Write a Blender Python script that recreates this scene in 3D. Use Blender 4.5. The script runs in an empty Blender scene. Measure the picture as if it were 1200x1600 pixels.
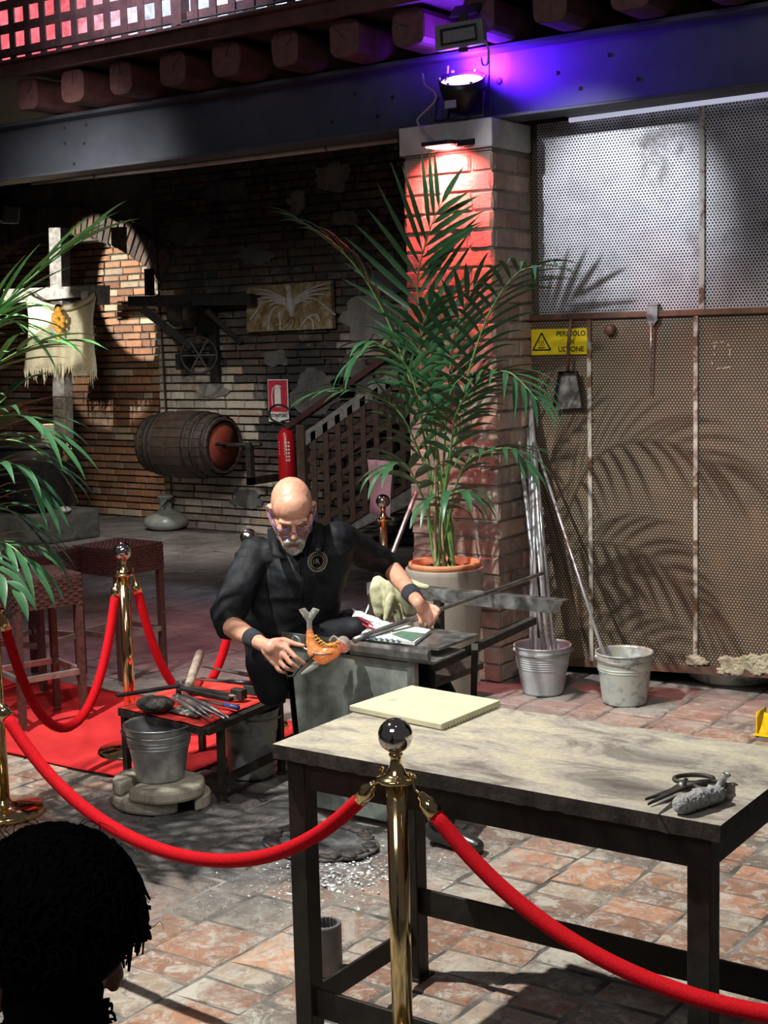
import bpy, bmesh, math, random
from mathutils import Vector as V, Matrix, noise
random.seed(7)
rnd = random.uniform
sc = bpy.context.scene
PI = math.pi
# ------------------------------------------------------------------ camera
F, CX, CY, EYE = 2217.0, 600.0, 800.0, 1.9
YAW, PIT, ROLL = math.radians(35), math.radians(7.0), 0.026
cam = bpy.data.objects.new('camera', bpy.data.cameras.new('camera'))
sc.collection.objects.link(cam); sc.camera = cam
cam.data.sensor_fit = 'VERTICAL'; cam.data.sensor_height = 36.0; cam.data.lens = 36.0 * F / 1600.0
cam.data.clip_start = 0.05
cam.matrix_world = Matrix.Translation((0, 0, EYE)) @ Matrix.Rotation(YAW, 4, 'Z') @ Matrix.Rotation(PI/2 - PIT, 4, 'X') @ Matrix.Rotation(-ROLL, 4, 'Z')
# ------------------------------------------------------------------ world, light, exposure
w = bpy.data.worlds.new('world'); sc.world = w; w.use_nodes = True
bg = w.node_tree.nodes['Background']; bg.inputs[0].default_value = (.75, .72, .8, 1); bg.inputs[1].default_value = .06
sc.view_settings.view_transform = 'Standard'; sc.view_settings.look = 'None'
sc.view_settings.exposure = 0.15; sc.view_settings.gamma = 1.0; sc.view_settings.use_curve_mapping = False

def spot(name, loc, target, energy, col=(1, 1, 1), ang=60, blend=.5, r=.05):
    l = bpy.data.lights.new(name, 'SPOT'); l.energy = energy; l.color = col
    l.spot_size = math.radians(ang); l.spot_blend = blend; l.shadow_soft_size = r
    o = bpy.data.objects.new(name, l); sc.collection.objects.link(o); o.location = loc
    o.rotation_euler = (V(target) - V(loc)).to_track_quat('-Z', 'Y').to_euler()
    return o
def area(name, loc, target, energy, col=(1, 1, 1), sx=.5, sy=.5):
    l = bpy.data.lights.new(name, 'AREA'); l.energy = energy; l.color = col; l.shape = 'RECTANGLE'; l.size = sx; l.size_y = sy
    o = bpy.data.objects.new(name, l); sc.collection.objects.link(o); o.location = loc
    o.rotation_euler = (V(target) - V(loc)).to_track_quat('-Z', 'Y').to_euler()
    return o
spot('key_light', (-4.35, 2.2, 5.3), (-2.9, 4.3, .5), 1700, (1, .97, .91), 66, .45, .05)
spot('second_light', (-1.0, 2.0, 4.6), (-3.2, 4.9, .9), 250, (1, .96, .9), 60, .7, .08)
spot('panel_light', (-4.55, 3.4, 3.85), (-3.34, 6.98, 2.50), 520, (.90, .92, 1), 18.5, .85, .03)
spot('arch_light', (-12.2, 5.6, 2.9), (-10.86, 11.2, 2.50), 2300, (1, .95, .85), 15.5, .10, .03)
spot('cloth_fill', (-9.3, 5.2, 2.9), (-10.93, 9.76, 2.0), 900, (1, .95, .85), 13, .2, .03)  # extra unseen spot, added only to brighten the burlap cloth
spot('palm_light', (-6.6, 1.8, 4.4), (-4.9, 4.0, 1.9), 800, (.93, 1, .95), 22, .6, .03)
spot('rear_light', (-6.2, 5.2, 3.3), (-9.0, 10.7, 1.1), 300, (1, .96, .9), 55, .9, .3)
spot('rear_floor_light', (-8.2, 8.0, 3.3), (-9.6, 10.0, 0), 230, (1, .96, .88), 60, .9, .1)
spot('pink_floor_light', (-6.9, 6.2, 3.4), (-5.6, 6.2, 0), 130, (1, .55, .68), 80, .8, .1)
spot('balcony_pink_light', (-9.2, 5.4, 4.6), (-8.1, 7.3, 3.95), 420, (1, .12, .16), 50, .8, .1)
spot('balcony_white_light', (-5.6, 5.4, 5.4), (-6.1, 7.3, 4.0), 900, (.66, .76, 1), 70, .8, .1)
area('front_fill', (-1.5, -1.5, 5.0), (-3.6, 4.5, .8), 62, (.95, .93, 1), 2.5, 1.5)

# ------------------------------------------------------------------ turn photo measurements into places
CM = cam.matrix_world.copy()
def ray(px, py):
    return (CM.to_3x3() @ V(((px - CX) / F, -(py - CY) / F, -1.0)))
CO = V((0, 0, EYE))
def PZ(px, py, z=0.0):
    r = ray(px, py); return CO + r * ((z - EYE) / r.z)
def PY(px, py, y):
    r = ray(px, py); return CO + r * (y / r.y)
def PD(px, py, d):
    return CO + ray(px, py) * d
FWD = CM.to_3x3() @ V((0, 0, -1)); RGT = CM.to_3x3() @ V((1, 0, 0)); UPV = CM.to_3x3() @ V((0, 1, 0))
FH = V((-math.sin(YAW), math.cos(YAW), 0)); RH = V((math.cos(YAW), math.sin(YAW), 0)); ZV = V((0, 0, 1))

# ------------------------------------------------------------------ materials
def newmat(name):
    m = bpy.data.materials.new(name); m.use_nodes = True
    return m, m.node_tree.nodes, m.node_tree.links, m.node_tree.nodes['Principled BSDF']
def nz(N, L, vec, scale, detail=4, rough=.6, dist=0.0):
    n = N.new('ShaderNodeTexNoise'); n.inputs['Scale'].default_value = scale; n.inputs['Detail'].default_value = detail
    n.inputs['Roughness'].default_value = rough; n.inputs['Distortion'].default_value = dist
    if vec: L.new(vec, n.inputs['Vector'])
    return n.outputs['Fac']
def ramp(N, L, fac, stops, interp='LINEAR'):
    r = N.new('ShaderNodeValToRGB'); r.color_ramp.interpolation = interp
    e = r.color_ramp.elements
    while len(e) < len(stops): e.new(.5)
    for i, (p, c) in enumerate(stops):
        e[i].position = p; e[i].color = (*c, 1) if len(c) == 3 else c
    L.new(fac, r.inputs[0]); return r.outputs[0]
def math_(N, L, op, a, b=None):
    n = N.new('ShaderNodeMath'); n.operation = op
    for i, x in enumerate((a, b)):
        if x is None: continue
        if isinstance(x, (int, float)): n.inputs[i].default_value = x
        else: L.new(x, n.inputs[i])
    return n.outputs[0]
def mix(N, L, fac, a, b, mode='MIX'):
    n = N.new('ShaderNodeMix'); n.data_type = 'RGBA'; n.blend_type = mode
    if isinstance(fac, (int, float)): n.inputs[0].default_value = fac
    else: L.new(fac, n.inputs[0])
    for i, x in ((6, a), (7, b)):
        if isinstance(x, tuple): n.inputs[i].default_value = (*x, 1)
        else: L.new(x, n.inputs[i])
    return n.outputs[2]
def bumpn(N, L, b, h, strength, dist=.01):
    n = N.new('ShaderNodeBump'); n.inputs['Strength'].default_value = strength; n.inputs['Distance'].default_value = dist
    L.new(h, n.inputs['Height']); L.new(n.outputs[0], b.inputs['Normal'])
def pos(N):
    return N.new('ShaderNodeNewGeometry').outputs['Position']
_mc = {}
def mat(name, c1, c2=None, rough=.6, metal=0.0, scale=10, bump=0.0, bscale=60, c3=None, rough2=None, lo=.35, hi=.65, bd=.004):
    if name in _mc: return _mc[name]
    m, N, L, b = newmat(name); p = pos(N)
    b.inputs['Roughness'].default_value = rough; b.inputs['Metallic'].default_value = metal
    b.inputs['Base Color'].default_value = (*c1, 1)
    if c2:
        f = nz(N, L, p, scale, 6, .62, .3)
        st = [(lo, c1), (hi, c2)] if not c3 else [(lo, c1), ((lo+hi)/2, c2), (hi, c3)]
        L.new(ramp(N, L, f, st), b.inputs['Base Color'])
        if rough2 is not None:
            mr = N.new('ShaderNodeMapRange'); mr.inputs[1].default_value = lo; mr.inputs[2].default_value = hi
            mr.inputs[3].default_value = rough; mr.inputs[4].default_value = rough2
            L.new(f, mr.inputs[0]); L.new(mr.outputs[0], b.inputs['Roughness'])
    if bump: bumpn(N, L, b, nz(N, L, p, bscale, 5, .7), bump, bd)
    _mc[name] = m; return m
def glow(name, col, strength):
    m, N, L, b = newmat(name); b.inputs['Base Color'].default_value = (.05, .05, .05, 1)
    b.inputs['Emission Color'].default_value = (*col, 1); b.inputs['Emission Strength'].default_value = strength
    return m
def brickmat(name, palette, dust=(.55, .5, .42), soot=(.05, .045, .04), dlo=.52, dhi=.7, slo=.5, shi=.62, rough=.8, bump=.5, extra=None, pal_w=.85):
    m, N, L, b = newmat(name); p = pos(N)
    oi = N.new('ShaderNodeObjectInfo').outputs['Random']; isl = N.new('ShaderNodeNewGeometry').outputs['Random Per Island']
    r = math_(N, L, 'FRACT', math_(N, L, 'ADD', oi, isl))
    n = len(palette)
    base = ramp(N, L, r, [(i / n, c) for i, c in enumerate(palette)], 'CONSTANT')
    r2 = math_(N, L, 'FRACT', math_(N, L, 'MULTIPLY', r, 7.31))
    base = mix(N, L, 1.0, base, ramp(N, L, r2, [(0, (.68, .68, .70)), (1, (1.22, 1.2, 1.15))]), 'MULTIPLY')
    base = mix(N, L, ramp(N, L, nz(N, L, p, 16, 5, .7), [(.35, (0, 0, 0)), (.7, (1, 1, 1))]), base, mix(N, L, 1.0, base, (1.55, 1.4, 1.25), 'MULTIPLY'))
    base = mix(N, L, ramp(N, L, nz(N, L, p, 2.3, 7, .75, .6), [(dlo, (0, 0, 0)), (dhi, (1, 1, 1))]), base, dust)
    base = mix(N, L, ramp(N, L, nz(N, L, p, 1.1, 6, .7, .4), [(slo, (0, 0, 0)), (shi, (1, 1, 1))]), base, soot)
    if extra: base = extra(N, L, p, base)
    L.new(base, b.inputs['Base Color'])
    b.inputs['Roughness'].default_value = rough
    bumpn(N, L, b, nz(N, L, p, 45, 6, .75), bump, .012)
    return m

M = {}
def floor_extra(N, L, p, base):
    cr = ramp(N, L, nz(N, L, p, 13, 7, .78, .9), [(.50, (0, 0, 0)), (.60, (1, 1, 1))])
    base = mix(N, L, math_(N, L, 'MULTIPLY', cr, .75), base, (.52, .50, .43))
    dk = ramp(N, L, nz(N, L, p, 8, 6, .75, 1.2), [(.36, (1, 1, 1)), (.46, (0, 0, 0))])
    base = mix(N, L, math_(N, L, 'MULTIPLY', dk, .7), base, (.09, .08, .07))
    # spilled white powder specks near the bench; ash-dark trodden patch round the tools
    d = N.new('ShaderNodeVectorMath'); d.operation = 'DISTANCE'; L.new(p, d.inputs[0]); d.inputs[1].default_value = (-3.55, 4.05, 0)
    nn = nz(N, L, p, 3.5, 6, .7, .5)
    s = math_(N, L, 'ADD', d.outputs['Value'], math_(N, L, 'MULTIPLY', nn, 1.1))
    f = ramp(N, L, s, [(.0, (1, 1, 1)), (.95, (1, 1, 1)), (1.0, (0, 0, 0))])
    mr = N.new('ShaderNodeMapRange'); mr.inputs[1].default_value = 1.05; mr.inputs[2].default_value = 1.75; mr.inputs[3].default_value = .9; mr.inputs[4].default_value = 0
    L.new(s, mr.inputs[0])
    base = mix(N, L, mr.outputs[0], base, ramp(N, L, nz(N, L, p, 9, 6, .75, 1.0), [(.4, (.045, .045, .048)), (.62, (.16, .16, .16)), (.75, (.4, .4, .39))]))
    d2 = N.new('ShaderNodeVectorMath'); d2.operation = 'DISTANCE'; L.new(p, d2.inputs[0]); d2.inputs[1].default_value = (-2.95, 3.9, 0)
    mr2 = N.new('ShaderNodeMapRange'); mr2.inputs[1].default_value = .1; mr2.inputs[2].default_value = .9; mr2.inputs[3].default_value = .58; mr2.inputs[4].default_value = .74
    L.new(d2.outputs['Value'], mr2.inputs[0])
    g = math_(N, L, 'GREATER_THAN', nz(N, L, p, 34, 4, .75, 1.5), mr2.outputs[0])
    base = mix(N, L, g, base, (.8, .85, .85))
    # the rear yard is darker worn stone
    sx = N.new('ShaderNodeSeparateXYZ'); L.new(p, sx.inputs[0])
    q = math_(N, L, 'SUBTRACT', math_(N, L, 'MULTIPLY', sx.outputs[1], .8), math_(N, L, 'MULTIPLY', sx.outputs[0], .62))
    mr3 = N.new('ShaderNodeMapRange'); mr3.inputs[1].default_value = 6.4; mr3.inputs[2].default_value = 7.6; L.new(q, mr3.inputs[0])
    base = mix(N, L, mr3.outputs[0], base, ramp(N, L, nz(N, L, p, 2.0, 6, .7, .8), [(.35, (.14, .12, .115)), (.6, (.30, .27, .25)), (.8, (.46, .43, .38))]))
    return base
M['floor_brick'] = brickmat('floor_brick', [(.27, .155, .11), (.23, .155, .12), (.33, .21, .16), (.21, .185, .155), (.30, .17, .12), (.27, .225, .185), (.165, .14, .12), (.35, .20, .13), (.25, .205, .17)],
                            dust=(.50, .47, .40), soot=(.12, .11, .10), dlo=.50, dhi=.66, slo=.57, shi=.68, bump=.6, extra=floor_extra)
M['mortar'] = mat('mortar_dirt', (.075, .07, .063), (.30, .285, .25), .9, 0, 5, .6, 60, lo=.4, hi=.68)
M['wall_brick'] = brickmat('wall_brick', [(.11, .08, .068), (.085, .075, .068), (.13, .085, .065), (.08, .078, .075), (.115, .095, .082), (.10, .07, .06)],
                           dust=(.30, .29, .27), soot=(.045, .043, .042), dlo=.54, dhi=.68, slo=.5, shi=.6, bump=.9)
M['old_brick'] = brickmat('whitewashed_brick', [(.40, .38, .34), (.34, .29, .24), (.46, .43, .39), (.33, .31, .28), (.38, .30, .24)],
                          dust=(.52, .48, .40), soot=(.12, .10, .09), dlo=.5, dhi=.62, slo=.6, shi=.72, bump=.9)
M['recess_brick'] = brickmat('recess_brick', [(.30, .15, .09), (.36, .2, .12), (.44, .36, .27), (.26, .17, .12), (.34, .18, .11), (.4, .22, .13)],
                             dust=(.46, .4, .32), soot=(.10, .07, .05), dlo=.6, dhi=.7, slo=.6, shi=.75, bump=.6)
M['pillar_brick'] = brickmat('pillar_brick', [(.38, .27, .23), (.33, .24, .20), (.42, .31, .26), (.30, .24, .21), (.38, .25, .20)],
                             dust=(.50, .45, .39), soot=(.12, .10, .09), dlo=.50, dhi=.68, slo=.58, shi=.7, bump=1.0)
M['wall_mortar'] = mat('wall_mortar', (.07, .065, .06), (.17, .16, .145), .95, 0, 3, .8, 30)
M['white_mortar'] = mat('pillar_mortar', (.20, .18, .16), (.36, .33, .29), .95, 0, 5, .8, 40)
M['stone_cap'] = mat('stone_cap', (.42, .40, .38), (.6, .58, .56), .85, 0, 7, .4, 40)
M['plaster'] = mat('upper_plaster', (.45, .44, .42), (.85, .84, .8), .9, 0, 9, .9, 25, lo=.4, hi=.58)
M['beam_paint'] = mat('grey_beam_paint', (.05, .054, .07), (.075, .08, .10), .5, .15, 3, .05, 80)
M['red_wood'] = mat('red_stained_wood', (.06, .022, .022), (.11, .045, .04), .55, 0, 12, .3, 50)
M['log_end'] = mat('log_end_wood', (.10, .038, .036), (.16, .075, .068), .6, 0, 25, .3, 60)
M['dark_wood'] = mat('dark_wood', (.03, .02, .016), (.07, .045, .035), .6, 0, 14, .3, 50)
M['grey_wood'] = mat('weathered_wood', (.16, .15, .14), (.34, .33, .31), .8, 0, 22, .5, 60)
M['lattice_wood'] = mat('stair_lattice_wood', (.07, .042, .03), (.12, .075, .055), .6, 0, 16, .2, 50)
M['iron'] = mat('dark_iron', (.03, .028, .026), (.075, .065, .055), .5, .6, 20, .25, 60, rough2=.7)
M['black_iron'] = mat('black_iron', (.012, .012, .013), (.03, .028, .027), .55, .3, 20, .2, 60)
M['table_frame'] = mat('black_table_frame', (.018, .016, .014), (.045, .038, .03), .45, .5, 12, .15, 60, rough2=.65)
M['steel'] = mat('worn_steel', (.22, .22, .21), (.46, .46, .45), .32, .9, 14, .12, 70, rough2=.55)
M['bright_steel'] = mat('bright_steel', (.6, .62, .64), (.8, .82, .84), .34, .75, 10)
M['galv'] = mat('galvanised_steel', (.36, .37, .37), (.62, .64, .64), .3, .75, 16, .06, 60, rough2=.5)
M['pale_galv'] = mat('pale_galvanised_steel', (.36, .38, .40), (.52, .55, .57), .5, .35, 10, .06, 60)
M['galv_dirty'] = mat('dirty_galvanised_steel', (.20, .215, .20), (.46, .50, .48), .4, .4, 13, .12, 60, c3=(.50, .50, .42), rough2=.6)
M['zinc_plate'] = mat('mottled_zinc_plate', (.12, .13, .12), (.24, .28, .25), .5, .45, 7, .15, 50, c3=(.42, .47, .42), rough2=.6, lo=.32, hi=.72)
M['brass'] = mat('polished_brass', (.83, .60, .28), (.9, .68, .36), .12, 1, 5)
M['ball_chrome'] = mat('polished_finial', (.66, .6, .56), (.72, .66, .6), .06, 1, 5)
def velvet():
    m, N, L, b = newmat('red_velvet'); p = pos(N)
    L.new(ramp(N, L, nz(N, L, p, 240, 3, .7), [(.3, (.34, .0005, .004)), (.7, (.66, .002, .010))]), b.inputs['Base Color'])
    b.inputs['Roughness'].default_value = .8; b.inputs['Specular IOR Level'].default_value = .15; b.inputs['Sheen Weight'].default_value = .15; b.inputs['Sheen Tint'].default_value = (1, .1, .1, 1)
    bumpn(N, L, b, nz(N, L, p, 400, 3, .7), .4, .003); return m
M['velvet'] = velvet()
M['carpet'] = mat('red_carpet', (.55, .012, .016), (.72, .03, .03), .95, 0, 3, .5, 30, bd=.02)
M['red_cloth'] = mat('red_tool_cloth', (.62, .02, .015), (.85, .06, .04), .8, 0, 8, .4, 40)
def toptable():
    m, N, L, b = newmat('worn_table_top'); p = pos(N)
    mp = N.new('ShaderNodeMapping'); L.new(p, mp.inputs[0]); mp.inputs['Scale'].default_value = (1, 2.2, 1)
    f = nz(N, L, mp.outputs[0], 3.2, 8, .72, .7)
    c = ramp(N, L, f, [(.3, (.10, .085, .07)), (.41, (.24, .215, .18)), (.50, (.42, .39, .32)), (.60, (.52, .48, .34)), (.72, (.58, .56, .50))])
    sp = ramp(N, L, nz(N, L, p, 60, 4, .7), [(.42, (.75, .73, .7)), (.6, (1, 1, 1))])
    c = mix(N, L, .7, c, sp, 'MULTIPLY')
    L.new(c, b.inputs['Base Color']); b.inputs['Roughness'].default_value = .55; b.inputs['Metallic'].default_value = .0
    bumpn(N, L, b, nz(N, L, p, 50, 5, .7), .2, .003); return m
M['table_top'] = toptable()
M['table_edge'] = mat('scorched_table_edge', (.014, .011, .009), (.06, .045, .032), .7, 0, 20, .5, 70)
M['tile'] = mat('cream_refractory_board', (.58, .56, .37), (.50, .48, .34), .7, 0, 9, .2, 60, c3=(.22, .24, .24), lo=.5, hi=.78)
M['skin'] = None
M['black_cloth'] = mat('black_shirt_cloth', (.006, .007, .009), (.012, .013, .016), .62, 0, 10, .35, 35, bd=.012)
M['black_cloth'].node_tree.nodes['Principled BSDF'].inputs['Specular IOR Level'].default_value = .22
M['band'] = mat('charcoal_wristband', (.02, .023, .032), (.032, .036, .046), .9, 0, 40, .3, 300)
M['white_hair'] = mat('white_beard_hair', (.62, .58, .52), (.85, .82, .77), .8, 0, 60, 1.0, 200, bd=.006)
M['black_hair'] = mat('black_curly_hair', (.0008, .0008, .0008), (.002, .002, .002), .95, 0, 30)
M['black_hair'].node_tree.nodes['Principled BSDF'].inputs['Specular IOR Level'].default_value = .12
M['blue_frame'] = mat('blue_glasses_frame', (.03, .05, .25), (.10, .10, .35), .25, 0, 30)
M['leather'] = mat('suede_glove_leather', (.40, .38, .22), (.62, .60, .40), .95, 0, 14, .6, 90)
M['planter'] = mat('taupe_planter', (.25, .225, .19), (.30, .27, .23), .45, 0, 4)
M['terracotta'] = mat('terracotta', (.50, .20, .09), (.6, .27, .13), .6, 0, 12)
M['soil'] = mat('soil', (.02, .014, .01), (.05, .035, .025), .95, 0, 40, 1, 60)
M['leaf'] = mat('palm_leaf', (.018, .065, .028), (.04, .13, .05), .38, 0, 6)
M['leaf_lit'] = mat('lit_palm_leaf', (.08, .26, .07), (.16, .40, .14), .38, 0, 6)  # leaf colour painted brighter for the strongly lit upper fronds
M['stem'] = mat('palm_stem', (.08, .20, .045), (.17, .30, .10), .45, 0, 10)
M['dry_stem'] = mat('dry_palm_stem', (.25, .17, .10), (.4, .3, .18), .8, 0, 20)
M['rattan'] = mat('brown_rattan', (.045, .018, .016), (.11, .05, .042), .45, 0, 60, .4, 120)
M['stool_metal'] = mat('stool_footrest_metal', (.30, .27, .25), (.45, .42, .38), .4, .7, 20)
M['stone'] = mat('pale_round_stone', (.34, .31, .24), (.52, .48, .38), .85, 0, 14, .5, 60, c3=(.25, .23, .19), lo=.35, hi=.75)
M['charred'] = mat('charred_wood', (.01, .009, .009), (.07, .055, .045), .6, 0, 30, .8, 60)
M['burlap'] = mat('burlap', (.60, .54, .36), (.78, .72, .52), .95, 0, 60, .9, 180, bd=.01)
M['yellow'] = mat('yellow_plastic', (.85, .55, .01), (.9, .62, .02), .4, 0, 3)
M['sign_yellow'] = mat('yellow_sign', (.85, .68, .01), (.9, .74, .02), .45, 0, 6)
M['black_print'] = mat('black_print', (.01, .01, .01), None, .6)
M['white_print'] = mat('white_print', (.75, .75, .74), None, .6)
M['ext_red'] = mat('extinguisher_red', (.5, .01, .015), None, .3)
M['sign_red'] = mat('sign_red', (.5, .02, .05), (.6, .05, .08), .4, 0, 5)
M['paper'] = mat('newsprint', (.62, .62, .60), (.75, .75, .73), .8, 0, 30)
M['paper_green'] = mat('newsprint_green', (.08, .17, .12), (.14, .25, .18), .7, 0, 30)
M['pink'] = mat('pink_sheet', (.50, .33, .38), (.6, .42, .46), .5, 0, 6)
M['bottle'] = mat('dusty_green_glass', (.30, .33, .28), (.42, .45, .40), .25, 0, 8, .1, 60)
M['lamp_black'] = mat('lamp_black', (.012, .012, .015), None, .35)
M['cable'] = mat('grey_cable', (.35, .33, .38), None, .5)
M['conduit'] = mat('cream_conduit', (.45, .42, .36), (.55, .52, .46), .5, 0, 8)
M['ash'] = mat('ash_disc', (.035, .035, .037), (.20, .20, .20), .85, 0, 12, 1, 40, lo=.42, hi=.7, bd=.02)
M['foam'] = mat('insulation_wool', (.55, .50, .34), (.72, .68, .5), .95, 0, 40, 1, 80, bd=.02)
M['wool'] = mat('grey_steel_wool', (.35, .36, .34), (.7, .7, .68), .7, .2, 120, 1, 250, bd=.01)
M['relief'] = mat('gilt_relief', (.16, .10, .04), (.34, .26, .14), .6, .2, 14, .6, 60, c3=(.5, .47, .38), lo=.35, hi=.7)
M['relief_white'] = mat('pale_relief', (.40, .38, .32), (.55, .52, .46), .6, .1, 20)
M['amber'] = mat('amber_glass', (.75, .36, .04), (.85, .5, .1), .15, 0, 30, .6, 60)
def glassm(name, col, rough=.05, trans=.9, emis=None, es=0.0, scale=20, col2=None):
    m, N, L, b = newmat(name); b.inputs['Base Color'].default_value = (*col, 1); b.inputs['Roughness'].default_value = rough
    b.inputs['Transmission Weight'].default_value = trans; b.inputs['IOR'].default_value = 1.45
    if col2: L.new(ramp(N, L, nz(N, L, pos(N), scale, 4, .6), [(.4, col), (.6, col2)]), b.inputs['Base Color'])
    if emis: b.inputs['Emission Color'].default_value = (*emis, 1); b.inputs['Emission Strength'].default_value = es
    bumpn(N, L, b, nz(N, L, pos(N), 90, 3, .6), .35, .004)
    return m
M['hot_glass'] = glassm('orange_hot_glass', (1, .40, .14), .08, .55, (1, .25, .05), .12, 60, (1, .62, .25))
M['clear_glass'] = glassm('clear_glass', (.95, .97, .9), .04, .78)
M['red_glass'] = glassm('red_glass_core', (.85, .12, .08), .1, .4, (1, .1, .05), .1, 60, (.95, .55, .35))
M['lens'] = glassm('lens_glass', (1, 1, 1), .0, 1.0)

def perf(name, metalc, metalc2, rust, hole, metal, rough, rmix_lo, rmix_hi, rad, bump_inv=False):
    m, N, L, b = newmat(name); p = pos(N)
    s = N.new('ShaderNodeSeparateXYZ'); L.new(p, s.inputs[0])
    P_, R_ = .0180, .0145
    def cell(off):
        u = math_(N, L, 'FRACT', math_(N, L, 'ADD', math_(N, L, 'DIVIDE', s.outputs[0], P_), off + 1000.0))
        v = math_(N, L, 'FRACT', math_(N, L, 'ADD', math_(N, L, 'DIVIDE', s.outputs[2], 2 * R_), off))
        u = math_(N, L, 'MULTIPLY', math_(N, L, 'SUBTRACT', u, .5), P_)
        v = math_(N, L, 'MULTIPLY', math_(N, L, 'SUBTRACT', v, .5), 2 * R_)
        return math_(N, L, 'SQRT', math_(N, L, 'ADD', math_(N, L, 'MULTIPLY', u, u), math_(N, L, 'MULTIPLY', v, v)))
    d = math_(N, L, 'MINIMUM', cell(0.0), cell(.5))
    h = ramp(N, L, d, [(rad * .8, (1, 1, 1)), (rad * 1.2, (0, 0, 0))])
    base = ramp(N, L, nz(N, L, p, 5, 6, .7, .5), [(.35, metalc), (.65, metalc2)])
    rm = ramp(N, L, nz(N, L, p, 2.2, 8, .78, .15), [(rmix_lo, (0, 0, 0)), (rmix_hi, (1, 1, 1))])
    base = mix(N, L, rm, base, rust)
    c = mix(N, L, h, base, hole)
    L.new(c, b.inputs['Base Color']); b.inputs['Roughness'].default_value = rough
    mm = math_(N, L, 'MULTIPLY', math_(N, L, 'SUBTRACT', 1.0, rm), metal); L.new(math_(N, L, 'MULTIPLY', mm, math_(N, L, 'SUBTRACT', 1.0, h)), b.inputs['Metallic'])
    return m
M['perf_low'] = perf('rusty_perforated_sheet', (.040, .026, .018), (.066, .044, .031), (.10, .048, .02), (.56, .49, .36), .3, .5, .50, .70, .0036)  # pale hole colour painted in for light caught at the perforations
M['perf_up'] = perf('bright_perforated_sheet', (.50, .50, .52), (.75, .75, .78), (.13, .095, .08), (.015, .014, .02), .45, .42, .55, .72, .0058)
M['seam'] = mat('flaking_white_bar', (.15, .085, .05), (.52, .50, .44), .6, .2, 9, .3, 60, lo=.42, hi=.52)
M['rail_rust'] = mat('rusty_rail', (.11, .06, .045), (.2, .11, .07), .6, .4, 10, .3, 60)

def skinmat():
    m, N, L, b = newmat('skin'); p = pos(N)
    c = ramp(N, L, nz(N, L, p, 28, 5, .6), [(.35, (.62, .29, .19)), (.65, (.73, .40, .28))])
    L.new(c, b.inputs['Base Color']); b.inputs['Roughness'].default_value = .42
    b.inputs['Subsurface Weight'].default_value = .12; b.inputs['Subsurface Radius'].default_value = (.01, .004, .002); b.inputs['Subsurface Scale'].default_value = .6
    bumpn(N, L, b, nz(N, L, p, 130, 4, .6), .12, .003); return m
M['skin'] = skinmat()
M['lips'] = mat('lips', (.45, .17, .13), None, .5)
M['brow'] = mat('grey_brow', (.16, .11, .085), (.26, .19, .15), .8, 0, 120)
M['dark_skin'] = mat('spectator_skin', (.42, .20, .12), (.5, .26, .16), .5, 0, 20)  # one skin tone for the spectator's whole body

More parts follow.
